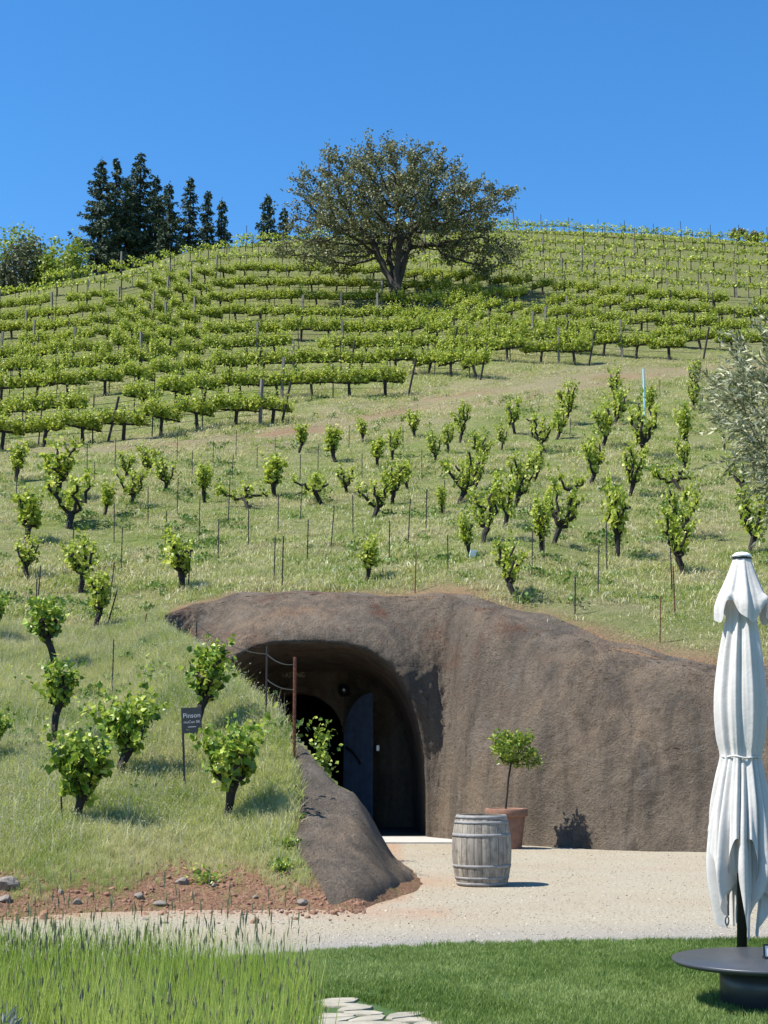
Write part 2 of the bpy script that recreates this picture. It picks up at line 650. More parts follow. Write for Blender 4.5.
COLS = {
    -250: [(935, 15), (885, 16.6), (830, 18.5), (700, 25), (600, 34), (520, 44), (468, 60), (445, 70), (400, 86), (360, 103), (325, 122)],
    0: [(925, 15.3), (882, 16.6), (825, 18.8), (700, 25.5), (600, 34.5), (510, 46), (455, 62), (443, 67), (400, 82), (355, 99), (315, 118), (296, 129)],
    100: [(915, 15.9), (880, 16.8), (825, 19), (700, 26), (600, 35), (500, 48), (450, 62), (438, 67), (400, 79), (350, 96), (310, 113), (276, 135)],
    200: [(908, 16.2), (880, 17.2), (800, 20.5), (700, 24.5), (640, 28.5), (605, 32.5), (500, 49), (440, 65), (428, 69), (380, 85), (330, 104), (285, 124), (252, 144)],
    300: [(905, 16.4), (870, 17.3), (800, 19.6), (738, 21.5), (680, 25.5), (625, 30), (600, 32.5), (500, 49), (440, 65), (405, 75), (360, 91), (310, 110), (270, 131), (241, 151)],
    350: [(905, 16.4), (870, 17.4), (790, 20.3), (700, 25.5), (630, 30), (600, 32.6), (500, 49), (440, 65), (400, 76), (355, 92), (308, 111), (265, 133), (238, 152)],
    400: [(895, 17.7), (862, 20.3), (700, 26), (640, 30), (601, 32.3), (500, 49), (430, 67), (398, 77), (350, 93), (305, 112), (262, 134), (235, 153)],
    500: [(858, 25.5), (700, 28), (613, 30.8), (500, 49), (400, 74), (368, 84), (325, 100), (280, 120), (250, 138), (232, 154)],
    650: [(862, 24), (750, 26.5), (660, 28.4), (560, 38), (450, 60), (378, 80), (350, 90), (310, 105), (270, 126), (245, 144), (235, 155)],
    768: [(866, 23.5), (750, 26), (678, 27.6), (560, 38), (450, 59), (375, 80), (340, 94), (310, 106), (280, 121), (253, 141), (243, 152)],
    1020: [(880, 21), (750, 23), (690, 25), (560, 36), (450, 58), (385, 78), (330, 99), (290, 121), (262, 142), (256, 150)],
}
YG = np.concatenate([np.linspace(12, 36, 300), np.linspace(36.1, 170, 500), np.linspace(171, 320, 120)])
ucols, zcols = [], []
for px, lst in sorted(COLS.items()):
    Ys, Zs = [lst[0][1] - 3, lst[0][1] - .8], [-.3, -.22]
    for py, Y in lst:
        u, e = ue(px, py)
        z = CH + e * Y
        if Y < 18 and py > 890:
            z = -.02
        Ys.append(Y)
        Zs.append(z)
    Yr, zr = Ys[-1], Zs[-1]
    Ys += [Yr + 10, Yr + 30, Yr + 80, 320]
    Zs += [zr + 1.4, zr + .5, zr - 10, zr - 22]
    ucols.append(ue(px, 450)[0])
    zcols.append(pchip(Ys, Zs, YG))
ucols = np.array(ucols)
zcols = np.array(zcols)
UG = np.linspace(-.8, .8, 641)
HG = np.empty((len(UG), len(YG)))
for j in range(len(YG)):
    HG[:, j] = pchip(ucols, zcols[:, j], UG)


def Hf(X, Y):
    X = np.asarray(X, float)
    Y = np.maximum(np.asarray(Y, float), 1)
    u = np.clip(X / Y, -.799, .799)
    fu = (u + .8) / (UG[1] - UG[0])
    iu = np.clip(fu.astype(int), 0, len(UG) - 2)
    fu = fu - iu
    iy = np.clip(np.searchsorted(YG, Y) - 1, 0, len(YG) - 2)
    fy = np.clip((Y - YG[iy]) / (YG[iy + 1] - YG[iy]), 0, 1)
    z = (HG[iu, iy] * (1 - fu) * (1 - fy) + HG[iu + 1, iy] * fu * (1 - fy) + HG[iu, iy + 1] * (1 - fu) * fy + HG[iu + 1, iy + 1] * fu * fy)
    amp = np.clip((Y - 17) / 10, 0, 1)
    z = z + amp * (.05 * np.sin(X * 1.7 + Y * .6) * np.sin(Y * 1.3 - X * .4) + .03 * np.sin(X * 4.1) * np.sin(Y * 3.7 + 1))
    return z


def H1(x, y):
    return float(Hf(np.array([x]), np.array([y]))[0])


def hit(px, py, ymin=15.0, ymax=165):
    u, e = ue(px, py)
    Y = np.arange(ymin, ymax, .1)
    z = Hf(u * Y, Y)
    d = z - (CH + e * Y)
    idx = np.nonzero(d > 0)[0]
    if len(idx) == 0:
        return None
    y = Y[idx[0]]
    return (u * y, y, H1(u * y, y))


def inpoly(X, Y, P):
    X = np.asarray(X)
    Y = np.asarray(Y)
    r = np.zeros(X.shape, bool)
    n = len(P)
    for i in range(n):
        x0, y0 = P[i]
        x1, y1 = P[(i + 1) % n]
        if y0 == y1:
            continue
        c = ((y0 > Y) != (y1 > Y)) & (X < (x1 - x0) * (Y - y0) / (y1 - y0) + x0)
        r ^= c
    return r


def polydist(X, Y, P, closed=False):
    X = np.asarray(X, float)
    Y = np.asarray(Y, float)
    best = np.full(X.shape, 1e9)
    n = len(P)
    for i in range(n if closed else n - 1):
        x0, y0 = P[i][:2]
        x1, y1 = P[(i + 1) % n][:2]
        dx, dy = x1 - x0, y1 - y0
        L = dx * dx + dy * dy + 1e-12
        t_ = np.clip(((X - x0) * dx + (Y - y0) * dy) / L, 0, 1)
        best = np.minimum(best, np.hypot(X - x0 - t_ * dx, Y - y0 - t_ * dy))
    return best


def resample(P, step):
    P = np.asarray(P, float)
    seg = np.linalg.norm(np.diff(P[:, :2], axis=0), axis=1)
    s = np.concatenate([[0], np.cumsum(seg)])
    n = max(2, int(s[-1] / step))
    q = np.linspace(0, s[-1], n)
    return np.stack([pchip(s, P[:, k], q) for k in range(P.shape[1])], 1)


WING = [W(*p)[:2] for p in [(414, 884, 20.2), (385, 842, 20.2), (350, 790, 20.3), (300, 738, 21.5), (265, 700, 23.3), (230, 658, 25.6), (190, 635, 28.0), (160, 622, 30.5)]]
WING = [tuple(p) for p in resample(WING, .3)]
# foot and crest of the sprayed-concrete wall, right to left
FOOT = [(17, 24.2), (11, 25.1), (7, 26.0), (5.6, 26.4), (4.3, 27.0), (3.1, 27.8), (2.45, 28.5), (1.6, 29.7), (.95, 31.0), (-.6, 31.3), (-1.6, 31.3), (-2.8, 31.3), (-4.0, 31.0), (-4.9, 29.8), (-5.6, 28.6)]
CRESTPX = [(1250, 700, 25.6), (1000, 690, 26.7), (790, 680, 27.5), (705, 671, 28.0), (625, 655, 28.8), (560, 633, 29.8), (515, 619, 30.5), (470, 609, 31.4), (440, 604, 32.3), (385, 602, 32.6), (330, 600, 32.8), (270, 601, 32.8), (220, 604, 32.5),
           (180, 612, 31.8), (150, 622, 30.8)]
CREST = [W(*p)[:2] for p in CRESTPX]
FC = resample([f + c for f, c in zip(FOOT, CREST)], .055)
CUT = list(WING) + [tuple(p) for p in FC[::-1][::6, 2:4]] + [(22, 24.5), (30, 12), (.5, 12), (.5, 17.5), (.55, 19.5)]

# ------------------------------------------------------------------ hill
ug = np.concatenate([np.linspace(-.8, -.34, 40)[:-1], np.linspace(-.34, .34, 300), np.linspace(.34, .8, 40)[1:]])
yg = [14.0]
while yg[-1] < 300:
    yg.append(yg[-1] + max(.13, (yg[-1] - 24) * .009 if yg[-1] > 24 else .13))
yg = np.array(yg)
UU, YY = np.meshgrid(ug, yg, indexing='ij')
XX = UU * YY
ZZ = Hf(XX, YY)
nu, ny = UU.shape
idx = np.arange(nu * ny).reshape(nu, ny)
quads = np.stack([idx[:-1, :-1], idx[1:, :-1], idx[1:, 1:], idx[:-1, 1:]], -1).reshape(-1, 4)
cxm = (XX[:-1, :-1] + XX[1:, 1:]) / 2
cym = (YY[:-1, :-1] + YY[1:, 1:]) / 2
keep = ~inpoly(cxm, cym, CUT).reshape(-1)
quads = quads[keep]
me = bpy.data.meshes.new('hillside')
me.from_pydata(np.stack([XX.ravel(), YY.ravel(), ZZ.ravel()], 1).tolist(), [], quads.tolist())
me.materials.append(M['hill'])
me.polygons.foreach_set('use_smooth', [True] * len(me.polygons))
# masks
TRACK = [hit(*p) for p in [(-150, 458), (0, 452), (90, 452), (160, 447), (240, 438), (330, 428), (400, 414), (440, 400), (500, 392), (560, 383), (650, 372), (740, 369), (820, 368)]]
TRACK = [p[:2] for p in TRACK if p]
TRACK2 = [hit(*p)[:2] for p in [(430, 408), (500, 403), (560, 393), (640, 378), (700, 372)]]
def vn0(a, b_):
    return np.sin(a * .55 + b_ * .2) * np.sin(b_ * .7 - a * .13 + 1)


Xr, Yr_, Zr = XX.ravel(), YY.ravel(), ZZ.ravel()
dT = polydist(Xr, Yr_, TRACK)
dT2 = polydist(Xr, Yr_, TRACK2)
red = np.clip(1.1 - dT / 1.5, 0, 1) * np.clip(.22 + .6 * vn0(Xr, Yr_), 0, 1) + np.clip(1 - dT2 / 1.0, 0, 1) * .35
front = np.clip(1 - (Zr - .28 - .12 * np.sin(Xr * 2.3) - .07 * np.sin(Xr * 7)) / .22, 0, 1) * (Yr_ < 22)
dC = polydist(Xr, Yr_, [tuple(p) for p in FC[::8, 2:4]])
red = np.maximum(red, front * 1.0)
red = np.maximum(red, np.clip(1 - (dC - .3) / .9, 0, 1) * .8)
dry = np.clip(1.5 - np.abs(dT - 1.5) / 2.6, 0, 1) * 1.0
dry = np.maximum(dry, np.clip(1 - dC / 6, 0, 1) * .5)
upper = np.clip((Yr_ - 80) / 20, 0, 1)
dry = np.maximum(dry, upper * .22)
bump1 = [hit(78, 700), hit(98, 697)]
ca = me.color_attributes.new('mask', 'FLOAT_COLOR', 'POINT')
buf = np.stack([np.clip(red, 0, 1), np.clip(dry, 0, 1), upper, np.ones_like(red)], 1)
ca.data.foreach_set('color', buf.ravel())
hill = bpy.data.objects.new('hillside', me)
COL.objects.link(hill)
struct(hill)

# ------------------------------------------------------------------ flat ground, gravel, lawn


def sheet(name, x0, x1, y0, y1, step, z, m_, maskfn=None, keepfn=None):
    xs = np.arange(x0, x1 + step, step)
    ys = np.arange(y0, y1 + step, step)
    A, B = np.meshgrid(xs, ys, indexing='ij')
    ii = np.arange(A.size).reshape(A.shape)
    q = np.stack([ii[:-1, :-1], ii[1:, :-1], ii[1:, 1:], ii[:-1, 1:]], -1).reshape(-1, 4)
    zz = np.full(A.size, z) if not callable(z) else z(A.ravel(), B.ravel())
    if keepfn is not None:
        cx_ = (A[:-1, :-1] + A[1:, 1:]).ravel() / 2
        cy_ = (B[:-1, :-1] + B[1:, 1:]).ravel() / 2
        q = q[keepfn(cx_, cy_)]
    me_ = bpy.data.meshes.new(name)
    me_.from_pydata(np.stack([A.ravel(), B.ravel(), zz], 1).tolist(), [], q.tolist())
    me_.materials.append(M[m_])
    me_.polygons.foreach_set('use_smooth', [True] * len(me_.polygons))
    if maskfn is not None:
        ca_ = me_.color_attributes.new('mask', 'FLOAT_COLOR', 'POINT')
        ca_.data.foreach_set('color', maskfn(A.ravel(), B.ravel()).ravel())
    o = bpy.data.objects.new(name, me_)
    COL.objects.link(o)
    return struct(o)


mb = MB()
mb.add([(-3000, -3000, -.45), (3000, -3000, -.45), (3000, 3000, -.45), (-3000, 3000, -.45)], [(0, 1, 2, 3)])
struct(mb.build('ground', 'far_ground'))

LAWN_EDGE = [G(*p) for p in [(900, 941), (768, 943), (600, 945), (450, 948), (330, 955), (250, 961), (120, 968), (-60, 972), (-400, 975)]]
LAWN = LAWN_EDGE + [(-14, 3), (-14, -3), (16, -3), (16, LAWN_EDGE[0][1])]


def gmask(X, Y):
    el = np.interp(X, [p[0] for p in LAWN_EDGE[::-1]], [p[1] for p in LAWN_EDGE[::-1]])
    d = Y - el
    grey = np.clip(1.25 - d / 1.5, 0, 1) * np.clip(1 - (X - 4) / 6, .3, 1)
    toe = Hf(X, Y)
    dw = polydist(X, Y, WING[:8])
    redm = np.clip(1 - np.clip(-toe, 0, 1) / .22, 0, 1) * (X < .2) * .9
    redm = np.maximum(redm, np.clip(1 - dw / 1.5, 0, 1) * .75)
    redm = np.maximum(redm, np.clip(1 - np.abs(Y - 16.2) / .9, 0, 1) * (X < .6) * .75)
    return np.stack([grey, redm, 0 * X, 0 * X + 1], 1)


def gz(X, Y):
    return .0 + .012 * np.sin(X * 1.3 + 2) * np.sin(Y * 1.1) + .004 * np.sin(X * 5) * np.sin(Y * 4.3)


sheet('gravel_drive', -14, 22, 8, 40, .2, gz, 'gravel', gmask,
      lambda x, y: (Hf(x, y) < .35) | inpoly(x, y, CUT) | (y < 17))
def lawnkeep(x, y):
    return inpoly(x, y, LAWN)


mb = MB()
pts = [(x, y, .022) for x, y in [tuple(p) for p in resample(LAWN_EDGE, .1)]]
pts += [(-14, -3, .022), (pts[0][0], -3, .022)]
mb.add(pts, [tuple(range(len(pts)))])
# lawn edge thickness
n0 = len(pts) - 2
mb.add([(x, y + .004, z) for x, y, z in pts[:n0]] + [(x, y + .03, -.03) for x, y, z in pts[:n0]], [(i, i + 1, n0 + i + 1, n0 + i) for i in range(n0 - 1)])
lawn = struct(mb.build('lawn', 'lawn'))

# concrete threshold in front of the cave mouth
mb = MB()
slab = [(-4.2, 28.9), (1.35, 28.9), (1.5, 29.7), (1.0, 30.6), (.85, 31.0), (-4.2, 31.0)]
mb.add([(x, y, .035) for x, y in slab] + [(x, y, -.05) for x, y in slab], [tuple(range(6))] + [(i, (i + 1) % 6, 6 + (i + 1) % 6, 6 + i)[::-1] for i in range(6)])
struct(mb.build('threshold_paving', 'concrete'))

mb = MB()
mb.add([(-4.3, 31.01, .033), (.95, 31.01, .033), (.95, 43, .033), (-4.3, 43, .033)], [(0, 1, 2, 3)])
M['cave_floor_painted_shade'] = flat_material('cave_floor_painted_shade', (.05, .045, .04), .8, 0, .3, 4, .3, 40)  # cave shade painted into the floor colour, dark to cut bounce light
struct(mb.build('cave_floor_painted_shade', 'cave_floor_painted_shade'))

# ------------------------------------------------------------------ sprayed-concrete wall with cave mouth
PCX, PHW, PHH = -1.55, 2.42, 3.95
DCX, DHW, DH = -2.0, 1.06, 3.15
NS = len(FC)
zt = np.concatenate([np.linspace(0, 1, 92)])
NT = len(zt)
NO = 9
V = np.zeros((NS, NT + NO, 3))


def sm(x, a, b_):
    t_ = np.clip((x - a) / (b_ - a), 0, 1)
    return t_ * t_ * (3 - 2 * t_)


crest_z = Hf(FC[:, 2], FC[:, 3]) + .03
phi = zt * PI / 2
kz = np.sin(phi) ** .9
kg = .42 * kz + .58 * (1 - np.cos(phi)) ** 1.25
kg = kg / kg[-1]
for j in range(NT):
    V[:, j, 0] = FC[:, 0] + (FC[:, 2] - FC[:, 0]) * kg[j]
    V[:, j, 1] = FC[:, 1] + (FC[:, 3] - FC[:, 1]) * kg[j]
    V[:, j, 2] = -.06 + (crest_z + .06) * kz[j]
dirn = FC[:, 2:4] - FC[:, 0:2]
dirn = dirn / np.linalg.norm(dirn, axis=1, keepdims=True)
wj = .55 + .25 * np.sin(np.arange(NS) * .05) + .12 * np.sin(np.arange(NS) * .17)
for j in range(NO):
    f = (j + 1) / NO
    q = FC[:, 2:4] + dirn * (wj * f)[:, None]
    V[:, NT + j, :2] = q
    V[:, NT + j, 2] = Hf(q[:, 0], q[:, 1]) + .05 * (1 - f) + (.012 if f < .8 else -.05)
# undulation of the sprayed surface
S_ = np.arange(NS)[:, None] * .055
Zb = V[:, :, 2]
inside = np.clip(1 - (np.abs(np.arange(NT + NO) - NT) < 3), 0, 1)
und = .09 * np.sin(S_ * 1.1 + 1.3 * np.sin(Zb * .7)) + .05 * np.sin(S_ * 2.7 + Zb * 1.3) + .03 * np.sin(S_ * 5.1 - Zb * 2.2)
und *= np.concatenate([np.ones(NT), np.linspace(.6, 0, NO)])[None, :] * sm(Zb, 0, .8)
V[:, :, 0] += dirn[:, 0:1] * und
V[:, :, 1] += dirn[:, 1:2] * und
jr = np.random.default_rng(4)
jit = jr.normal(0, .011, Zb.shape) * np.concatenate([np.ones(NT), np.linspace(1, 0, NO)])[None, :]
mid = .016 * np.sin(S_ * 9 + 2 * np.sin(Zb * 4)) * np.sin(Zb * 8 + 1.5 * np.sin(S_ * 6)) + .008 * np.sin(S_ * 17 + Zb * 5) * np.sin(Zb * 15 - S_ * 4)
mid = mid * np.concatenate([np.ones(NT), np.linspace(1, 0, NO)])[None, :]
V[:, :, 0] += dirn[:, 0:1] * (jit + mid)
V[:, :, 1] += dirn[:, 1:2] * (jit + mid)
# hood and mouth: pull the rim of the arch forward, push the mouth back
p_ = 3.0
# mouth coordinates measured on the face's own foot line
dxm = V[:, :, 0] - PCX
r_ = (np.abs(dxm / PHW) ** p_ + np.clip(V[:, :, 2] / PHH, 0, 9) ** p_) ** (1 / p_)
adist = (r_ - 1) * 2.6
hood = np.exp(-(np.clip(adist, 0, 9) / .62) ** 2) * (np.abs(dxm) < 6)
targetY = np.interp(V[:, :, 0], [-6, -4, -.6, .95, 1.6, 3], [29.6, 30.9, 31.1, 31.0, 30.3, 28.6]) - .40 * sm(V[:, :, 2], 1.2, 3.9)
targetY = np.minimum(targetY, V[:, :, 1])
side = np.where(V[:, :, 0] > .9, np.exp(-((V[:, :, 0] - .9) / .5) ** 2), 1)
hw = hood * side * np.concatenate([np.ones(NT - 4), np.linspace(1, 0, NO + 4)])[None, :]
V[:, :, 1] = V[:, :, 1] * (1 - hw) + targetY * hw + hw * (mid + jit)
push = sm(-adist, -.03, .22)
BACKY = 35.2
V[:, :, 1] = V[:, :, 1] * (1 - push) + push * BACKY
# squeeze mouth interior x slightly inwards so jambs stand
idx = np.arange(NS * (NT + NO)).reshape(NS, NT + NO)
q = np.stack([idx[:-1, :-1], idx[:-1, 1:], idx[1:, 1:], idx[1:, :-1]], -1).reshape(-1, 4)
C_ = (V[:-1, :-1] + V[1:, 1:]).reshape(-1, 3) / 2
dd = np.abs(C_[:, 0] - DCX)
top = DH - DHW + np.sqrt(np.clip(DHW ** 2 - dd ** 2, 0, 9))
hole = (C_[:, 1] > BACKY - .2) & (dd < DHW) & (C_[:, 2] < top)
q = q[~hole]
me = bpy.data.meshes.new('wall_face')
me.from_pydata(V.reshape(-1, 3).tolist(), [], q.tolist())
me.materials.append(M['shotcrete'])
me.polygons.foreach_set('use_smooth', [True] * len(me.polygons))
cave = thing('cave_wall', 'brown sprayed-concrete wall with the arched cave mouth cut into the hillside', 'cave entrance', (0, 0, 0))
wf = bpy.data.objects.new('wall_face', me)
COL.objects.link(wf)
wf.parent = cave
# doorway ring, tunnel behind, door, lamp, lettering
mb = MB()
arc = [(DHW * math.cos(a), DH - DHW + DHW * math.sin(a)) for a in np.linspace(0, PI, 25)]
inner = [(DHW, 0)] + arc + [(-DHW, 0)]
w2 = DHW + .16
outer = [(w2, 0)] + [(w2 * math.cos(a), DH - DHW + w2 * math.sin(a)) for a in np.linspace(0, PI, 25)] + [(-w2, 0)]
n = len(inner)
Vv = [(DCX + x, 35.08, z) for x, z in inner] + [(DCX + x, 35.08, z) for x, z in outer] + [(DCX + x * .98, 35.45, z * .99) for x, z in inner] + [(DCX + x, 35.3, z) for x, z in outer]
Ff = []
for i in range(n - 1):
    Ff += [(i, i + 1, n + i + 1, n + i), (i, 2 * n + i, 2 * n + i + 1, i + 1), (n + i, n + i + 1, 3 * n + i + 1, 3 * n + i)]
mb.add(Vv, Ff)
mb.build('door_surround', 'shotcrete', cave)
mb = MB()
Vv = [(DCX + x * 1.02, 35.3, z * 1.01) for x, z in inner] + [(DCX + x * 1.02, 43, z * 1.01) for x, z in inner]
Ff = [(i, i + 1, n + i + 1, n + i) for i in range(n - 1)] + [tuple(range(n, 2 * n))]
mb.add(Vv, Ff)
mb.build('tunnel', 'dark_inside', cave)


def door_leaf(sgn):
    """half-arched leaf, hinge at local x=0, free edge at local x=.95"""
    d = MB()
    w = .97
    prof = [(0, 0.03), (w, 0.03)]
    for k in range(13):
        x = w - w * k / 12
        prof.append((x, DH - DHW - .02 + math.sqrt(max(0, 1.0 - (1 - x) ** 2 * 1.0)) * 1.0))
    P = len(prof)
    Vd = [(sgn * x, -.03, z) for x, z in prof] + [(sgn * x, .03, z) for x, z in prof]
    d.add(Vd, [tuple(range(P)), tuple(range(P, 2 * P))[::-1]] + [(i, (i + 1) % P, P + (i + 1) % P, P + i)[::-1] for i in range(P)])
    for k in range(1, 6):
        x = w * k / 6
        box(d, (sgn * x - .006, -.036, .05), (sgn * x + .006, -.0301, DH - DHW + .05))
    return d


dr = door_leaf(1).build('door', 'door_blue', cave, loc=(DCX + DHW + .02, 35.03, 0.03))
dr.rotation_euler = (0, 0, math.radians(-48))
h = MB()
tube(h, [(.62, -.04, 1.45), (.55, -.12, 1.62), (.40, -.14, 1.75), (.22, -.12, 1.82), (.1, -.04, 1.84)], [.03] * 5, 8)
h.build('handle', 'black_metal', dr)
dl = door_leaf(-1).build('door', 'door_blue', cave, loc=(DCX - DHW - .02, 35.03, 0.03))
dl.rotation_euler = (0, 0, math.radians(55))
mb = MB()
lathe(mb, [(.0, 0), (.14, 0), (.15, .03), (.12, .1), (.05, .14), (0, .15)], 20, cap=False)
lamp = mb.build('wall_lamp', 'black_metal', cave, True, loc=(W(344, 690, 35)[0], 35.05, W(344, 690, 35)[2]))
lamp.rotation_euler = (PI / 2, 0, 0)
mb = MB()
lathe(mb, [(0, .148), (.035, .145), (.03, .17), (0, .18)], 12, cap=False)
mb.build('bulb', 'white_plastic', lamp, True)


def text(name, s, size, loc, rot, m_, parent=None, ext=.004, align='CENTER'):
    c = bpy.data.curves.new(name, 'FONT')
    c.body = s
    c.size = size
    c.extrude = ext
    c.align_x = align
    c.align_y = 'CENTER'
    o = bpy.data.objects.new(name, c)
    COL.objects.link(o)
    c.materials.append(M[m_])
    o.location = loc
    o.rotation_euler = rot
    dg = bpy.context.evaluated_depsgraph_get()
    me_ = bpy.data.meshes.new_from_object(o.evaluated_get(dg))
    o2 = bpy.data.objects.new(name, me_)
    o2.location = loc
    o2.rotation_euler = rot
    bpy.data.objects.remove(o)
    COL.objects.link(o2)
    if parent is not None:
        o2.parent = parent
    return o2


p = W(293, 675, 35)
lt = text('lettering', 'TASTING', .17, (p[0], 35.06, p[2]), (PI / 2, 0, 0), 'lettering', cave, .012)
lt.scale = (.8, 1, 1)
# little white plate on the right jamb
mb = MB()
box(mb, (-.03, -.01, -.06), (.03, .01, .06))
p = W(378, 748, 32.8)
pl = mb.build('wall_plate', 'white_plastic', cave, loc=(p[0], p[1], p[2]))
pl.rotation_euler = (0, 0, math.radians(-25))

# ------------------------------------------------------------------ the bank's sprayed nose (wing)
x0, x1, y0, y1, st = -7.2, 1.4, 15.6, 31.0, .06
xs = np.arange(x0, x1, st)
ys = np.arange(y0, y1, st)
A, B = np.meshgrid(xs, ys, indexing='ij')
incut = inpoly(A, B, CUT)
dW = polydist(A, B, WING)
sd = np.where(incut, -dW, dW)
FACE = [hit(*p)[:2] for p in [(290, 732), (297, 772), (300, 812), (291, 850), (281, 882)]] + [G(290, 895), G(330, 909), G(372, 905), G(396, 895), G(416, 884), (.45, 21.5)] + list(WING[:])[0:14]
inface = inpoly(A, B, FACE)
# face-edge wobble is given by distance
dF = polydist(A, B, FACE, True)
Hh = Hf(A, B)
z_out = np.where(inface, Hh + .035 + .02 * np.sin(A * 9) * np.sin(B * 7), Hh - .10)
z_out = np.where(inface, np.maximum(z_out, .006), z_out)
kk = sm(sd, -.42, .10)
Zw = -.1 + (z_out + .1) * kk
Zw = np.where((sd > .1) & inface, z_out, Zw)
sF = np.where(inface, dF, -dF)
kf = sm(sF, -.13, .10)
jn = np.random.default_rng(12).normal(0, .008, A.shape) + .03 * np.sin(A * 5 + np.sin(B * 3)) * np.sin(B * 4) * kf
Zw = np.where(sd > .1, (np.minimum(Hh, .3 + Hh) - .12) * (1 - kf) + (np.maximum(Hh, -.02) + .05) * kf, Zw) + jn
ii = np.arange(A.size).reshape(A.shape)
q = np.stack([ii[:-1, :-1], ii[1:, :-1], ii[1:, 1:], ii[:-1, 1:]], -1)
keepq = ((sF > -.2) & (sd > -.5))[:-1, :-1] | ((np.abs(sd) < .5) & (B > 21))[:-1, :-1]
q = q[keepq]
me = bpy.data.meshes.new('bank_nose')
me.from_pydata(np.stack([A.ravel() + 9.0, B.ravel() - 16.0, Zw.ravel()], 1).tolist(), [], q.tolist())
me.materials.append(M['shotcrete'])
me.polygons.foreach_set('use_smooth', [True] * len(me.polygons))
wing = bpy.data.objects.new('retaining_wing', me)
wing.location = (-9.0, 16.0, 0)
COL.objects.link(wing)
tag(wing, 'sloping grey-brown sprayed-concrete nose at the end of the grassy bank beside the cave path', 'retaining wall')

# ------------------------------------------------------------------ scatter


def tuft(n, h, spread, width, lean, mats_idx=None, seg=2, seed=0, headm=None):
    r = np.random.default_rng(seed)
    mb = MB()
    for i in range(n):
        a = r.uniform(0, 2 * PI)
        rr = spread * math.sqrt(r.uniform(0, 1))
        bx, by = rr * math.cos(a), rr * math.sin(a)
        hh = h * r.uniform(.55, 1.1)
        la = r.uniform(0, 2 * PI)
        le = lean * hh * r.uniform(.2, 1.3)
        dx, dy = math.cos(la) * le, math.sin(la) * le
        fa = r.uniform(0, 2 * PI)
        wx, wy = math.cos(fa) * width / 2, math.sin(fa) * width / 2
        m0 = (bx + dx * .3, by + dy * .3, hh * .55)
        mi = 0 if mats_idx is None else (1 if r.uniform() < mats_idx else 0)
        mb.add([(bx - wx, by - wy, -.02), (bx + wx, by + wy, -.02), (m0[0] + wx * .8, m0[1] + wy * .8, m0[2]), (m0[0] - wx * .8, m0[1] - wy * .8, m0[2]), (bx + dx, by + dy, hh)],
               [(0, 1, 2, 3), (3, 2, 4)], mi)
        if headm is not None and r.uniform() < headm:
            s = hh * .030
            p = np.array([bx + dx, by + dy, hh])
            ww = width * .9
            mb.add([(p[0] - ww, p[1], p[2] + s * .6), (p[0], p[1], p[2] - s), (p[0] + ww, p[1], p[2] + s * .6), (p[0] + dx * .1, p[1] + dy * .1, p[2] + 2.4 * s),
                    (p[0], p[1] - ww, p[2] + s * .6), (p[0], p[1] + ww, p[2] + s * .6)],
                   [(0, 1, 2, 3), (4, 1, 5, 3)], 1)
    return mb


def scatter(name, pts, rot, scl, variants, label, cat, mats):
    me_ = bpy.data.meshes.new(name)
    me_.from_pydata(np.asarray(pts).tolist(), [], [])
    a = me_.attributes.new('rot', 'FLOAT_VECTOR', 'POINT')
    a.data.foreach_set('vector', np.asarray(rot, float).ravel())
    a = me_.attributes.new('scl', 'FLOAT_VECTOR', 'POINT')
    a.data.foreach_set('vector', np.asarray(scl, float).ravel())
    o = bpy.data.objects.new(name, me_)
    COL.objects.link(o)
    for m_ in mats:
        me_.materials.append(M[m_])
    cl = bpy.data.collections.new(name + '_kinds')
    for v in variants:
        ob = bpy.data.objects.new(name + '_tuft', v.mesh(name + '_tuft', mats))
        cl.objects.link(ob)
    ng = bpy.data.node_groups.new(name + '_nodes', 'GeometryNodeTree')
    ng.interface.new_socket('Geometry', in_out='INPUT', socket_type='NodeSocketGeometry')
    ng.interface.new_socket('Geometry', in_out='OUTPUT', socket_type='NodeSocketGeometry')
    gi = ng.nodes.new('NodeGroupInput')
    go = ng.nodes.new('NodeGroupOutput')
    ci = ng.nodes.new('GeometryNodeCollectionInfo')
    ci.inputs['Collection'].default_value = cl
    ci.inputs['Separate Children'].default_value = True
    ci.inputs['Reset Children'].default_value = True
    ip = ng.nodes.new('GeometryNodeInstanceOnPoints')
    ip.inputs['Pick Instance'].default_value = True
    ar = ng.nodes.new('GeometryNodeInputNamedAttribute')
    ar.data_type = 'FLOAT_VECTOR'
    ar.inputs['Name'].default_value = 'rot'
    as_ = ng.nodes.new('GeometryNodeInputNamedAttribute')
    as_.data_type = 'FLOAT_VECTOR'
    as_.inputs['Name'].default_value = 'scl'
    rv = ng.nodes.new('FunctionNodeRandomValue')
    rv.data_type = 'INT'
    rv.inputs[4].default_value = 0
    rv.inputs[5].default_value = len(variants) - 1
    L = ng.links.new
    L(gi.outputs[0], ip.inputs['Points'])
    L(ci.outputs[0], ip.inputs['Instance'])
    L(rv.outputs[2], ip.inputs['Instance Index'])
    L(ar.outputs['Attribute'], ip.inputs['Rotation'])
    L(as_.outputs['Attribute'], ip.inputs['Scale'])
    L(ip.outputs[0], go.inputs[0])
    md = o.modifiers.new('scatter', 'NODES')
    md.node_group = ng
    return tag(o, label, cat, None, 'stuff')


def rots(n, tilt=.15):
    r = RNG.normal(0, tilt, (n, 3))
    r[:, 2] = RNG.uniform(0, 2 * PI, n)
    return r


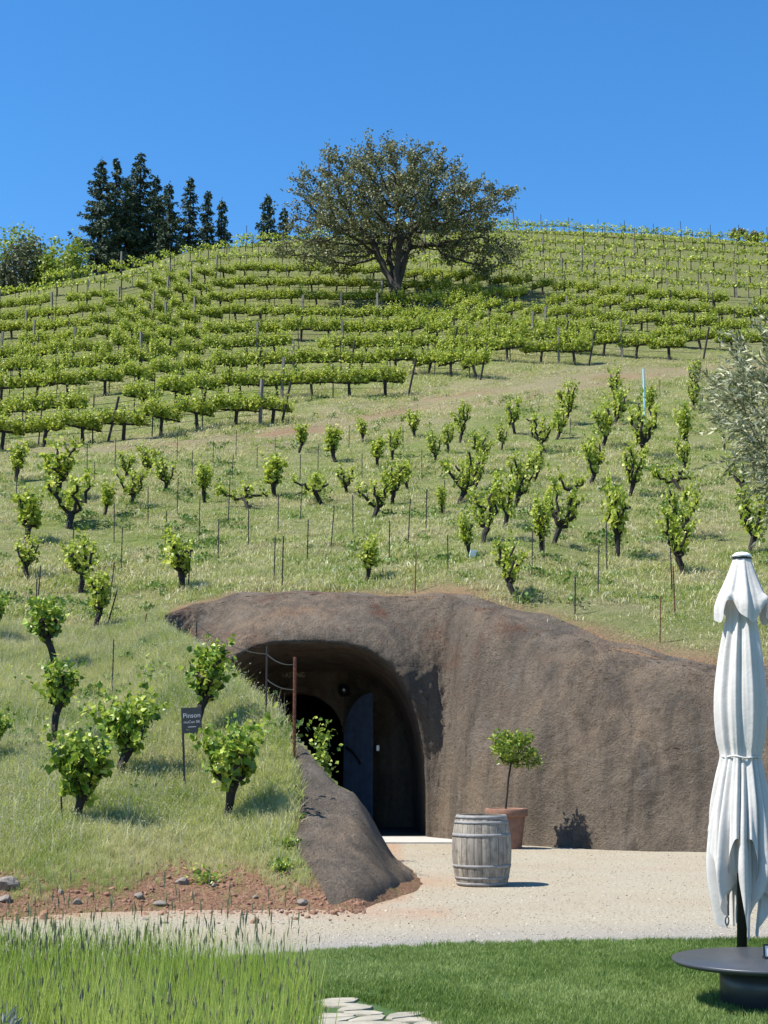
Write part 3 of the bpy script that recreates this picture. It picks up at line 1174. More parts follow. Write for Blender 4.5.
def vnoise(X, Y, s, seed=0):
    r = np.random.default_rng(seed)
    z = 0
    for k in range(6):
        a = r.uniform(0, 2 * PI)
        f = s * r.uniform(.6, 2.0)
        z = z + np.sin((X * math.cos(a) + Y * math.sin(a)) * f + r.uniform(0, 6))
    return z / 6


# bank grass
n = 60000
X = RNG.uniform(-10, .4, n)
Y = RNG.uniform(16, 31.5, n)
z = Hf(X, Y)
ok = (~inpoly(X, Y, CUT)) & (~inpoly(X, Y, FACE)) & (polydist(X, Y, FACE, True) > RNG.uniform(0, .14, n)) & (np.abs(X / Y) < .36) & (z > .24 + .10 * np.sin(X * 2.3) + .07 * np.sin(X * 7) + RNG.normal(0, .05, n))
ok &= ~((np.hypot(X - bump1[0][0], Y - bump1[0][1]) < .5))
X, Y, z = X[ok], Y[ok], z[ok]
s = .62 + .35 * vnoise(X, Y, .9, 3) + RNG.normal(0, .14, len(X))
s = np.clip(s, .25, 1.3) * np.clip((z - .1) / .5, .45, 1)
kinds = [tuft(17, .30, .12, .010, .6, .42, seed=k, headm=.2) for k in range(5)]
scatter('bank_grass', np.stack([X, Y, z], 1), rots(len(X)), np.stack([s * 1.1, s * 1.1, s], 1), kinds,
        'tall seeding meadow grass covering the bank in front of the cave', 'grass', ['blade_bank', 'blade_straw'])

# hillside grass
n = 150000
Yv = 27 + (90 - 27) * RNG.uniform(0, 1, n) ** 1.15
X = RNG.uniform(-.33, .36, n) * Yv
Y = Yv
z = Hf(X, Y)
dT = polydist(X, Y, TRACK)
dT2 = polydist(X, Y, TRACK2)
dC = polydist(X, Y, [tuple(p) for p in FC[::8, 2:4]])
ok = (~inpoly(X, Y, CUT)) & (dT > .3 + RNG.exponential(1.1, n)) & (dT2 > RNG.normal(.45, .3, n)) & (dC > RNG.normal(.85, .25, n)) & (z > 1)
ok &= ~((Y < 31.5) & (X < -3))
ok &= vnoise(X, Y, 1.1, 8) + .5 * vnoise(X, Y, 3.5, 9) < RNG.normal(.30, .1, n)
X, Y, z = X[ok], Y[ok], z[ok]
s = .6 + .45 * vnoise(X, Y, .5, 5) + .35 * vnoise(X, Y, 1.9, 6) + RNG.normal(0, .15, len(X))
s = np.clip(s, .2, 1.2)
kinds = [tuft(13, .14, .22, .016, .8, .2, seed=20 + k) for k in range(5)]
scatter('meadow_grass', np.stack([X, Y, z], 1), rots(len(X)), np.stack([s * (.8 + Y / 60), s * (.8 + Y / 60), s], 1), kinds,
        'short green and straw grass over the hillside among the old vines', 'grass', ['blade_hill', 'blade_straw'])

# seed stalks standing over the bank and weeds through the slope
n = 5200
X = RNG.uniform(-9, .2, n)
Y = RNG.uniform(16.8, 31, n)
z = Hf(X, Y)
ok = (~inpoly(X, Y, CUT)) & (~inpoly(X, Y, FACE)) & (z > .45) & (vnoise(X, Y, 1.4, 31) > RNG.normal(-.05, .2, n))
X, Y, z = X[ok], Y[ok], z[ok]
s = RNG.uniform(.6, 1.1, len(X))
kinds = [tuft(4, .42, .09, .006, .35, 1.0, seed=90 + k, headm=.9) for k in range(4)]
scatter('bank_stalks', np.stack([X, Y, z], 1), rots(len(X), .12), np.stack([s, s, s], 1), kinds,
        'pale dry seed stalks standing above the bank grass', 'grass', ['blade_bank', 'blade_straw'])


def weed_kind(seed):
    r0 = np.random.default_rng(seed)
    w_ = MB()
    leaves(w_, r0.normal(0, 1, (34, 3)) * np.array([.11, .11, .03]) + np.array([0, 0, .06]), .075, LEAF_DIAMOND, rng=r0, upbias=.8)
    return w_


n = 6500
Y = 17 + 60 * RNG.uniform(0, 1, n) ** 1.3
X = RNG.uniform(-.33, .33, n) * Y
z = Hf(X, Y)
ok = (~inpoly(X, Y, CUT)) & (~inpoly(X, Y, FACE)) & (z > .5) & (vnoise(X, Y, .8, 33) > RNG.normal(.16, .15, n)) & (polydist(X, Y, TRACK) > 1) & (RNG.uniform(0, 1, n) < np.clip((Y / 38) ** 2, .06, 1)) & (polydist(X, Y, [tuple(p) for p in FC[::8, 2:4]]) > RNG.uniform(.8, 2.5, n))
X, Y, z = X[ok], Y[ok], z[ok]
s = RNG.uniform(.5, 1.4, len(X))
M['weed'] = grass_blade('weed', [(.0, (.05, .11, .015)), (.4, (.10, .18, .03)), (.8, (.18, .26, .06))], .3)
scatter('low_weeds', np.stack([X, Y, z], 1), rots(len(X), .2), np.stack([s, s, s], 1), [weed_kind(120 + k) for k in range(4)],
        'low dark green weeds scattered through the slope grass', 'weeds', ['weed'])

# lawn
n = 31000
X = RNG.uniform(-4.6, 6.5, n)
Y = RNG.uniform(8.2, 14.3, n)
TABLE = (W(768, 1008, 9.97)[0], 9.97)
STONES = [G(322, 1002), G(348, 1001.5), G(378, 1009), G(414, 1020), (.34, 9.2), (.5, 8), (-.6, 8), (-.42, 9.4)]
ok = inpoly(X, Y, LAWN) & (np.abs(X / Y - .06) < .42) & (~inpoly(X, Y, STONES)) & (np.hypot(X - TABLE[0], Y - TABLE[1]) > .3)
X, Y = X[ok], Y[ok]
s = RNG.uniform(.7, 1.2, len(X))
kinds = [tuft(26, .048, .055, .0045, .6, seed=40 + k) for k in range(4)]
scatter('lawn_grass', np.stack([X, Y, X * 0 + .022], 1), rots(len(X), .1), np.stack([s, s, s], 1), kinds,
        'short mown lawn between the gravel drive and the terrace', 'grass', ['blade_lawn'])

# tall foreground grass
n = 1700
X = RNG.uniform(-3.2, -.30, n)
Y = RNG.uniform(6.1, 8.6, n)
ok = (X < -.31 - (Y - 6.1) * .03 - RNG.exponential(.09, n))
X, Y = X[ok], Y[ok]
s = RNG.uniform(.78, 1.08, len(X)) * (1 - .10 * np.clip((X + 1.0) / .8, 0, 1) + .10 * np.clip((-X - .9) / .8, 0, 1))
kinds = [tuft(17, .70, .13, .0062, .17, seed=60 + k, headm=.10) for k in range(5)]
scatter('tall_grass', np.stack([X, Y, X * 0], 1), rots(len(X), .05), np.stack([s, s, s], 1), kinds,
        'tall upright bright green grass with thin seed stalks at the foot of the picture', 'grass', ['blade_tall', 'blade_seed'])
n = 75
kinds = [tuft(4, .86, .10, .005, .12, seed=70 + k, headm=1.0) for k in range(4)]
X = RNG.uniform(-2.4, -.45, n)
Y = RNG.uniform(6.8, 8.6, n)
s = RNG.uniform(.85, 1.08, n)
scatter('seed_stalks', np.stack([X, Y, X * 0], 1), rots(n, .06), np.stack([s, s, s], 1), kinds,
        'thin dark seed stalks standing above the tall foreground grass', 'grass', ['blade_tall', 'blade_seed'])

# clods and small stones on the red toe of the bank


def blob(r_, seed, sub=2, flat=.6, jag=.35):
    import bmesh
    bm = bmesh.new()
    bmesh.ops.create_icosphere(bm, subdivisions=sub, radius=1)
    rr = np.random.default_rng(seed)
    dirs = unit(rr.normal(size=(9, 3)))
    offs = rr.uniform(.45, .95, 9)
    for v in bm.verts:
        c = np.array(v.co)
        k = 1.0
        for d_, o_ in zip(dirs, offs):
            dp = float(c @ d_)
            if dp > o_:
                k = min(k, o_ / dp * (1 - .02) + .02)
        k *= 1 + rr.normal(0, .03 * jag / .35)
        v.co = Vector((c[0] * k * r_, c[1] * k * r_, c[2] * k * r_ * flat))
    mb_ = MB()
    bm.verts.ensure_lookup_table()
    mb_.add([tuple(v.co) for v in bm.verts], [tuple(v.index for v in f.verts) for f in bm.faces])
    bm.free()
    return mb_


M['clod'] = flat_material('clod', (.25, .135, .085), 1, 0, .5, 12, .5, 40)
n = 5200
X = RNG.uniform(-6.2, -.2, n)
Y = RNG.uniform(14.9, 18.2, n)
z = Hf(X, Y)
ok = (z < .42) & (z > -.10 - RNG.exponential(.04, n)) & (~inpoly(X, Y, FACE))
X, Y, z = X[ok], Y[ok], np.maximum(z[ok], .0)
s = RNG.lognormal(-4.1, .55, len(X))
scatter('loose_clods', np.stack([X, Y, z], 1), rots(len(X), .5), np.stack([s, s, s], 1), [blob(1, 100 + k, 1) for k in range(4)],
        'loose red earth clods and chips along the toe of the bank', 'earth', ['clod'])
# pebbles over the gravel
n = 42000
X = RNG.uniform(-5.0, 7.5, n)
Y = RNG.uniform(13.3, 29, n)
ok = (Hf(X, Y) < .0) | inpoly(X, Y, CUT)
ok &= (np.abs(X / Y) < .30) & ~inpoly(X, Y, FACE) & (polydist(X, Y, WING) > .3) & (RNG.uniform(0, 1, n) < (14 / Y) ** 1.0)
ok &= (polydist(X, Y, [tuple(p) for p in FC[::8, :2]]) > .1) & ~inpoly(X, Y, slab)
X, Y = X[ok], Y[ok]
s = RNG.lognormal(-4.8, .35, len(X))
M['pebble'] = leaf_material('pebble', [(0, (.26, .22, .17)), (.5, (.46, .40, .31)), (1, (.66, .61, .52))], 0, .9)
m_, t_, b_ = mat('pebble_stone')
t_.links.new(ramp(t_, nd(t_, 'ShaderNodeObjectInfo').outputs['Random'], [(0, (.24, .20, .15)), (.5, (.38, .33, .25)), (1, (.46, .41, .33))]), b_.inputs['Base Color'])
b_.inputs['Roughness'].default_value = .9
M['pebble'] = m_
scatter('gravel_chips', np.stack([X, Y, gz(X, Y) + .002], 1), rots(len(X), .5), np.stack([s, s, s], 1), [blob(1, 110 + k, 1) for k in range(4)],
        'loose tan gravel chips strewn over the drive', 'gravel', ['pebble'])

# ------------------------------------------------------------------ rocks
for k, (px, py, wpx, hpx, lab) in enumerate([
        (6, 890, 26, 18, 'large grey boulder at the left edge of the red bank'),
        (4, 904, 18, 10, 'smaller grey boulder under the largest one at the left edge'),
        (182, 884, 15, 10, 'light grey rock on the lip of the grassy bank'),
        (76, 904, 10, 9, 'dark squarish rock on red earth, left part of the bank'),
        (139, 899, 12, 8, 'dark grey rock on red earth mid-bank'),
        (161, 907, 17, 5, 'long flat grey slab on the red earth'),
        (145, 921, 10, 6, 'left stone of a pale pair where earth meets gravel'),
        (165, 924, 12, 5, 'right stone of a pale pair where earth meets gravel'),
        (302, 905, 13, 6, 'tan rock beside the foot of the sprayed-concrete nose'),
        (60, 897, 7, 5, 'small grey stone left of the dark squarish rock'),
        (214, 888, 8, 5, 'small stone beside the green weed on the bank lip'),
        (255, 900, 7, 4, 'small reddish stone on the earth below the bank lip')]):
    p = hit(px, py, 14.5, 25) or None
    if p is None or p[2] < 0:
        g = G(px, py)
        p = (g[0], g[1], 0)
    sc = p[1] / FPX
    o = blob(1, 200 + k, 3, 1).build('rock', 'rock', loc=(p[0], p[1], p[2] + .1 * hpx * sc))
    o.scale = (wpx * sc / 2, wpx * sc * .45, hpx * sc * .62)
    o.rotation_euler = (0, 0, k * 1.3)
    tag(o, lab, 'rock', 'rocks on the red toe of the bank')

# flagstones
mb = MB()
sr = np.random.default_rng(3)
FL = [G(322, 1003), G(346, 1002.5), G(376, 1010), G(412, 1021), (.32, 9.2), (.5, 8), (-.6, 8), (-.42, 9.4)]
ca_, sa_ = math.cos(.35), math.sin(.35)
gr = {}
for a in range(-8, 12):
    for c in range(-8, 16):
        x_, y_ = (a + .5 * (c % 2)) * .24 + sr.normal(0, .04), c * .17 + sr.normal(0, .03)
        gr[a, c] = (x_ * ca_ - y_ * sa_ - .1, 9.0 + x_ * sa_ + y_ * ca_)
for a in range(-8, 11):
    for c in range(-8, 15):
        cs = [gr[a, c], gr[a + 1, c], gr[a + 1, c + 1], gr[a, c + 1]]
        mx, my = sum(p[0] for p in cs) / 4, sum(p[1] for p in cs) / 4
        if not bool(inpoly(np.array([mx]), np.array([my]), FL)[0]):
            continue
        poly = []
        for k in range(4):
            p0, p1, p2 = cs[k - 1], cs[k], cs[(k + 1) % 4]
            for q0, f in ((p0, .22), (p2, .22)):
                bx, by = p1[0] + (q0[0] - p1[0]) * f, p1[1] + (q0[1] - p1[1]) * f
                poly.append((mx + (bx - mx) * .92 + sr.normal(0, .004), my + (by - my) * .92 + sr.normal(0, .004)))
        P = len(poly)
        zt_ = .036 + sr.uniform(-.004, .004)
        mb.add([(a_ * .97 + mx * .03, b2 * .97 + my * .03, zt_) for a_, b2 in poly] + [(a_, b2, zt_ - .008) for a_, b2 in poly] + [(a_, b2, -.02) for a_, b2 in poly],
               [tuple(range(P))] + [(i, (i + 1) % P, P + (i + 1) % P, P + i)[::-1] for i in range(P)] + [(P + i, P + (i + 1) % P, 2 * P + (i + 1) % P, 2 * P + i)[::-1] for i in range(P)])
fs = struct(mb.build('flagstone_path', 'flagstone'))

# ================================================================== VINES
def gnarly(p0, d, L, n, wander, rng):
    pts = [np.array(p0, float)]
    d = np.array(d, float)
    d /= np.linalg.norm(d)
    for i in range(n):
        d = d + rng.normal(0, wander, 3)
        d /= np.linalg.norm(d)
        pts.append(pts[-1] + d * L / n)
    return pts, d


def shoot_leaves(pos, dirs, rng, L, nl):
    """leaves along one upright shoot, biggest low down"""
    out, sz = [], []
    d = np.array(dirs, float)
    d /= np.linalg.norm(d)
    bend = rng.normal(0, .25, 3)
    for i in range(nl):
        f = (i + .4) / nl
        p = pos + d * L * f + bend * L * f * f * .4 + rng.normal(0, .035, 3)
        out.append(p)
        sz.append((.115 - .055 * f) * rng.uniform(.75, 1.2))
    return out, sz


def make_goblet(name, seed, narms, spread, height, leafy, leafm, lobed=False, trunk=.45, shootL=.36, thick=.07, label='', cat='grapevine', group='', density=1.0):
    rng = np.random.default_rng(seed)
    random.seed(seed)
    root = thing(name, label, cat, group=group)
    tb = MB()
    lean = rng.normal(0, .16, 2)
    pts, d = gnarly((0, 0, -.12), (lean[0], lean[1], 1), trunk + .12, 5, .17, rng)
    tube(tb, pts, [thick * 1.25, thick * 1.05, thick * .9, thick * .95, thick * 1.05, thick * 1.2], 7, wob=.16)
    head = pts[-1]
    lp, ls = [], []
    for a in range(narms):
        ang = 2 * PI * a / narms + rng.uniform(-.5, .5)
        out = spread * rng.uniform(.6, 1.25)
        tip = np.array([math.cos(ang) * out, math.sin(ang) * out, (height - trunk) * rng.uniform(.5, .85)])
        n = 6
        ap = []
        for i in range(n + 1):
            f = i / n
            q = head + np.array([tip[0] * f ** .7, tip[1] * f ** .7, tip[2] * f ** 1.25]) + (rng.normal(0, .045, 3) if 0 < i else 0)
            ap.append(q)
        tube(tb, ap, list(np.linspace(thick * .68, thick * .42, n + 1)), 6, wob=.2)
        for i in range(1, n + 1):
            for _ in range(2 if i < n else 3):
                if rng.uniform() > leafy:
                    continue
                sd = np.array([rng.normal(0, .5), rng.normal(0, .5), 1.0])
                if rng.uniform() < .35:
                    tube(tb, [ap[i], ap[i] + sd * .05], [.018, .012], 5)
                o_, s_ = shoot_leaves(ap[i], sd, rng, shootL * rng.uniform(.5, 1.15) * (1.9 if rng.uniform() < .14 else 1), int((13 if lobed else 17) * density))
                lp += o_
                ls += [q_ * (.82 if lobed else 1) for q_ in s_]
    tb.build('trunk', 'bark', root, False)
    lb = MB()
    leaves(lb, np.array(lp), np.array(ls), LEAF_LOBED if lobed else LEAF_DIAMOND, spread=1.0, rng=rng, upbias=.2)
    fo = lb.build('foliage', leafm, root)
    zs_ = np.array([v.co.z for v in fo.data.vertices])
    HT[root.name] = float(np.percentile(zs_, 98.5))
    return root


HT = {}
GV = 'old head-trained vines on the open slope'
gobs = {}
gobs['n'] = [make_goblet('old_vine', 10 + k, 4, .14, 1.05, .72, 'vine_leaf', trunk=.38, shootL=.36, thick=.055, group=GV) for k in range(3)]     # narrow, leafy
gobs['m'] = [make_goblet('old_vine', 20 + k, 4, .26, 1.2, .58, 'vine_leaf', trunk=.36, shootL=.33, thick=.06, group=GV) for k in range(3)]     # medium
gobs['w'] = [make_goblet('old_vine', 30 + k, 5, .50, 1.3, .50, 'vine_leaf', trunk=.36, shootL=.33, thick=.068, group=GV) for k in range(3)]      # wide arms
gobs['b'] = [make_goblet('old_vine', 40 + k, 4, .55, .80, .30, 'vine_leaf', shootL=.26, thick=.06, group=GV) for k in range(2)]     # bare arms
BV = 'bushy vines on the near bank'
gobs['B'] = [make_goblet('bank_vine', 50 + k, 5, .22, .85, .75, 'vine_leaf_bank', True, .42, .42, .05, group=BV, density=1.5) for k in range(3)]
gobs['T'] = [make_goblet('bank_vine', 60 + k, 4, .18, 1.05, .7, 'vine_leaf_bank', True, .60, .36, .05, group=BV, density=1.2) for k in range(2)]
SRC_H = {'n': 1.2, 'm': 1.3, 'w': 1.28, 'b': 1.05, 'B': 1.2, 'T': 1.3}
VN = {'n': 'narrow leafy', 'm': 'leafy', 'w': 'wide-armed', 'b': 'nearly bare wide-armed', 'B': 'bushy', 'T': 'tall-trunked bushy'}

OLD = [  # base x, base y, top y, kind
    (14, 483, 443, 'n'), (55, 498, 440, 'm'), (68, 528, 468, 'w'), (104, 517, 483, 'n'), (132, 505, 468, 'w'), (124, 480, 451, 'm'), (150, 475, 442, 'm'),
    (164, 493, 455, 'm'), (205, 503, 465, 'n'), (248, 510, 480, 'b'), (24, 543, 490, 'n'), (30, 580, 540, 'm'), (80, 592, 535, 'm'), (93, 630, 573, 'n'),
    (180, 590, 530, 'm'), (298, 453, 424, 'n'), (336, 462, 427, 'n'), (362, 442, 417, 'm'), (414, 438, 409, 'm'), (393, 460, 427, 'm'), (378, 468, 438, 'n'),
    (276, 498, 457, 'n'), (323, 506, 477, 'b'), (348, 494, 467, 'w'), (373, 519, 474, 'w'), (393, 504, 461, 'm'), (409, 492, 463, 'n'), (434, 465, 433, 'm'),
    (448, 453, 427, 'm'), (460, 443, 408, 'w'), (458, 504, 457, 'w'), (473, 490, 459, 'm'), (483, 474, 437, 'w'), (501, 451, 425, 'm'), (443, 518, 490, 'n'),
    (483, 543, 487, 'w'), (503, 530, 476, 'm'), (469, 560, 520, 'n'), (366, 583, 537, 'n'), (513, 600, 547, 'w'), (515, 434, 402, 'm'), (515, 510, 463, 'w'),
    (532, 482, 452, 'm'), (545, 453, 422, 'w'), (555, 440, 410, 'm'), (564, 424, 390, 'm'), (600, 448, 410, 'm'), (612, 426, 390, 'm'), (617, 403, 375, 'm'),
    (587, 486, 443, 'm'), (575, 506, 480, 'b'), (554, 544, 493, 'w'), (544, 560, 512, 'n'), (616, 558, 497, 'm'), (630, 498, 459, 'w'), (645, 458, 417, 'w'),
    (652, 418, 392, 'n'), (683, 576, 524, 'w'), (690, 541, 495, 'w'), (682, 494, 470, 'b'), (685, 471, 445, 'm'), (690, 451, 413, 'n'), (694, 411, 387, 'm'),
    (699, 394, 368, 'm'), (744, 494, 463, 'w'), (742, 524, 492, 'm'), (747, 554, 500, 'm'),
]


def band_labels(items, nb, fmt, key=lambda p: p[1]):
    """items -> labels saying ordinal from the left inside horizontal bands counted from the bottom"""
    order = sorted(range(len(items)), key=lambda i: -key(items[i]))
    per = math.ceil(len(items) / nb)
    lab = [None] * len(items)
    for b_ in range(nb):
        grp = sorted(order[b_ * per:(b_ + 1) * per], key=lambda i: items[i][0])
        for k, i in enumerate(grp):
            lab[i] = fmt(items[i], b_, k, len(grp))
    return lab


def old_fmt(it, b_, k, n):
    up = 'lowest line' if b_ == 0 else ordw(b_) + ' line up'
    pos = 'leftmost' if k == 0 else ('rightmost' if k == n - 1 else ordw(k) + ' from left')
    return '%s old vine, %s in the %s above the cave' % (VN[it[3]], pos, up)


labs = band_labels(OLD, 8, old_fmt)
used = set()
rr = random.Random(11)
for (bx, by, ty, kd), lab in zip(OLD, labs):
    p = hit(bx, by, 24)
    hm = (by - ty) * p[1] / FPX * (1.08 if bx < 430 else (1.2 if bx < 530 else 1.38))
    j = rr.randrange(len(gobs[kd]))
    src = gobs[kd][j]
    sc = hm / HT[src.name]
    rz = rr.uniform(0, 2 * PI)
    s3 = (sc * rr.uniform(.95, 1.1) * (1 if bx < 430 else .74),) * 2 + (sc,)
    if src.name not in used:
        used.add(src.name)
        place(src, lab, p, rz, s3)
    else:
        copy_thing(src, lab, p, rz, s3, (rr.gauss(0, .08), rr.gauss(0, .08)))

BANK = [(46, 676, 598, 'T', 'tall-trunked leafy vine on the upper left of the grassy bank'),
        (51, 748, 664, 'T', 'ragged tall vine below the tall-trunked one, left part of the bank'),
        (121, 785, 688, 'B', 'broad bushy vine in the middle of the bank, red earth patch behind'),
        (72, 828, 732, 'B', 'dense round vine lowest on the bank, nearest the red earth'),
        (196, 744, 648, 'T', 'bright leafy vine rising directly behind the black plaque'),
        (229, 822, 728, 'B', 'bushy vine right of the black plaque near the bank end'),
        (-14, 765, 712, 'B', 'vine cut by the left edge beside the ragged tall vine'),
        (-10, 640, 598, 'B', 'vine tip peeking in at the left edge of the upper bank')]
for (bx, by, ty, kd, lab) in BANK:
    p = hit(bx, by, 15)
    src = gobs[kd][rr.randrange(len(gobs[kd]))]
    sc = (by - ty) * p[1] / FPX * 1.04 / HT[src.name]
    if src.name not in used:
        used.add(src.name)
        place(src, lab, p, rr.uniform(0, 6), (sc * .95,) * 2 + (sc,))
    else:
        copy_thing(src, lab, p, rr.uniform(0, 6), (sc * .95,) * 2 + (sc,), (rr.gauss(0, .05), rr.gauss(0, .05)))
for g_ in sum(gobs.values(), []):
    if g_.name not in used:
        for c in list(g_.children):
            bpy.data.objects.remove(c)
        bpy.data.objects.remove(g_)

# -------- stakes
mb = MB()
tube(mb, [(0, 0, -.3), (0, 0, 1)], [.018, .018], 6)
for k in range(7):
    box(mb, (-.026, -.012, .1 + k * .13), (.026, .0, .115 + k * .13))
stake_me = mb.mesh('stake', 'metal_dark')
stake_rust = stake_me.copy()
stake_rust.materials[0] = M['rust']
STAKES = [(16, 502, 465, 16), (25, 500, 483, 24), (37, 610, 567, 39), (73, 547, 523, 73), (87, 477, 443, 87), (94, 483, 461, 94), (115, 467, 438, 115), (114, 543, 503, 113), (121, 573, 528, 121),
          (110, 600, 563, 113), (107, 627, 590, 118), (142, 635, 614, 146), (148, 527, 487, 147), (165, 550, 511, 166), (177, 463, 433, 177), (177, 515, 478, 177), (192, 480, 450, 192), (199, 540, 499, 199), (213, 465, 441, 213),
          (218, 563, 520, 218), (232, 478, 455, 233), (228, 525, 480, 229), (236, 459, 430, 236), (248, 550, 508, 248), (188, 590, 552, 190), (257, 470, 447, 257), (275, 457, 437, 275), (300, 482, 455, 300), (318, 473, 445, 318),
          (349, 450, 425, 349), (362, 482, 453, 362), (403, 450, 425, 403), (422, 482, 450, 422), (278, 533, 495, 278), (300, 521, 483, 302), (331, 548, 507, 334), (353, 535, 495, 353), (307, 563, 520, 308), (389, 563, 521, 390), (408, 547, 500, 410),
          (426, 532, 489, 427), (444, 517, 480, 445), (448, 573, 536, 448), (415, 594, 553, 416), (274, 583, 538, 274), (282, 590, 537, 283), (532, 568, 532, 533), (544, 563, 520, 545), (575, 615, 578, 576), (598, 596, 547, 600), (607, 573, 523, 608), (595, 460, 435, 595), (656, 400, 390, 656),
          (660, 397, 380, 660), (672, 593, 548, 672), (675, 615, 567, 675), (660, 643, 598, 662), (700, 413, 393, 701), (112, 697, 642, 112), (36, 609, 580, 36), (62, 828, 800, 60), (570, 440, 418, 571), (640, 430, 405, 641)]


def st_fmt(it, b_, k, n):
    up = 'lowest line' if b_ == 0 else ordw(b_) + ' line up'
    pos = 'leftmost' if k == 0 else ('rightmost' if k == n - 1 else ordw(k) + ' from left')
    return 'thin dark stake, %s in the %s of stakes above the cave' % (pos, up)


labs = band_labels(STAKES, 8, st_fmt)
for (bx, by, ty, tx), lab in zip(STAKES, labs):
    p = hit(bx, by, 15)
    h = (by - ty) * p[1] / FPX * 1.03
    rusty = (bx in (142, 675, 660, 415, 574))
    o = bpy.data.objects.new('vine_stake', stake_rust if rusty else stake_me)
    COL.objects.link(o)
    o.location = p
    th = .8 if p[1] > 30 else .62
    o.scale = (th, th, h)
    o.rotation_euler = (rr.gauss(0, .02), (tx - bx) / max(8, by - ty), rr.uniform(-.6, .6))
    if rusty:
        lab = lab.replace('thin dark', 'rusty red')
    tag(o, lab, 'stake', 'thin metal stakes on the open slope')

# blue tube stake
p = hit(645, 424, 24)
mb = MB()
tube(mb, [(0, 0, 0), (0, 0, 58 * p[1] / FPX)], .045, 8)
tag(mb.build('marker_pole', 'blue_tube', loc=p), 'pale blue pole standing taller than the vines, top right of the slope', 'marker pole')
p = hit(472, 561, 24)
mb = MB()
box(mb, (-.09, -.02, .02), (.06, .02, .26))
o = mb.build('white_tag', 'white_plastic', loc=p)
o.rotation_euler = (.1, .2, .2)
tag(o, 'small white card stuck in the grass at the foot of a vine', 'tag')

# -------- trellised rows
TV = 'vines on the wired rows of the upper slope'


def make_trellis_vine(seed, n_shoots, leafm='vine_leaf', far=False):
    rng = np.random.default_rng(seed)
    random.seed(seed)
    root = thing('trellis_vine', 'x', 'grapevine', group=TV)
    tb = MB()
    pts, d = gnarly((0, 0, -.1), (rng.normal(0, .04), 0, 1), .92, 4, .05, rng)
    tube(tb, pts, [.11, .09, .08, .078, .09], 6, wob=.15)
    hd = pts[-1]
    lp, ls = [], []
    for sgn in (-1, 1):
        ap = [hd]
        for i in range(6):
            ap.append(np.array([hd[0] + sgn * (i + 1) * .175, rng.normal(0, .02), .82 + rng.normal(0, .015)]))
        tube(tb, ap, list(np.linspace(.06, .04, 7)), 5, wob=.15)
    ph = rng.uniform(0, 6)
    for i in range(n_shoots):
        x = rng.uniform(-1.05, 1.05)
        dens = .66 + .34 * math.sin(x * 6.3 + ph) + .1
        if rng.uniform() > dens + .2:
            continue
        L = rng.uniform(.7, 1.3) * (.8 + .3 * math.sin(x * 5 + ph * 2))
        o_, s_ = shoot_leaves(np.array([x, rng.normal(0, .08), .88]), (rng.normal(0, .28), rng.normal(0, .38), 1), rng, L, 12)
        lp += o_
        ls += [q_ * 1.45 for q_ in s_]
    tb.build('trunk', 'bark', root)
    lb = MB()
    leaves(lb, np.array(lp), np.array(ls), LEAF_DIAMOND, rng=rng, upbias=.2)
    lb.build('foliage', leafm, root)
    return root


TVS = [make_trellis_vine(300 + k, 125) for k in range(7)]
ROWX = [-60, 100, 250, 400, 500, 650, 830]
ROWS = [  # cordon height lines in the picture, and where a row ends on the right
    ([436, 425, 409, 400, 395, 390, 385], 286),
    ([415, 405, 385, 382, 380, 380, 380], 408),
    ([394, 382, 365, 361, 366, 366, 366], 485),
    ([376, 365, 346, 346, 349, 354, 356], 592),
    ([360, 350, 330, 331, 337, 346, 352], 705),
    ([346, 335, 312, 315, 323, 334, 344], 2000),
    ([334, 322, 297, 299, 308, 321, 333], 2000),
    ([322, 309, 283, 286, 295, 308, 320], 2000),
    ([310, 296, 269, 273, 281, 295, 306], 2000),
    ([299, 283, 257, 261, 269, 282, 293], 2000),
    ([291, 271, 247, 250, 258, 270, 281], 2000),
    ([291, 264, 239, 240, 248, 259, 269], 2000),
    ([291, 264, 235, 231, 239, 249, 258], 2000),
    ([291, 264, 235, 226, 231, 240, 249], 2000),
    ([291, 264, 235, 226, 225, 233, 243], 2000),
]
# turn each picture line into a 3D line following the ground
row3d = []
for ri, (ys_, xend) in enumerate(ROWS):
    pts = []
    for px in np.arange(-60 if ri < 11 else (240 if ri == 11 else (300 if ri == 12 else 400)), min(xend, 830) + 1, 6.0):
        cyv = float(pchip(ROWX, ys_, np.array([px]))[0])
        u, e = ue(px, cyv)
        Y = np.arange(58, 158, .1)
        d_ = Hf(u * Y, Y) + .82 - (CH + e * Y)      # the cordon hangs .82 m over the ground
        k = np.nonzero(d_ > 0)[0]
        if len(k) == 0:
            continue
        y = Y[k[0]]
        pts.append((u * y, y))
    row3d.append(np.array(pts))


def walk(P, step, start=0.0):
    seg = np.linalg.norm(np.diff(P, axis=0), axis=1)
    s = np.concatenate([[0], np.cumsum(seg)])
    q = np.arange(start, s[-1], step)
    x = np.interp(q, s, P[:, 0])
    y = np.interp(q, s, P[:, 1])
    tx = np.interp(np.minimum(q + .8, s[-1]), s, P[:, 0]) - np.interp(np.maximum(q - .8, 0), s, P[:, 0])
    ty = np.interp(np.minimum(q + .8, s[-1]), s, P[:, 1]) - np.interp(np.maximum(q - .8, 0), s, P[:, 1])
    return x, y, np.arctan2(ty, tx)


mb = MB()
box(mb, (-.045, -.045, -.4), (.045, .045, 1.0))
post_wood_me = mb.mesh('post', 'post_wood')
mb = MB()
tube(mb, [(0, 0, -.3), (0, 0, 1)], .03, 6)
post_thin_me = mb.mesh('post', 'post_dark')
mb = MB()
tube(mb, [(0, 0, -.3), (0, 0, 1)], .06, 7)
post_end_me = mb.mesh('post', 'post_dark')

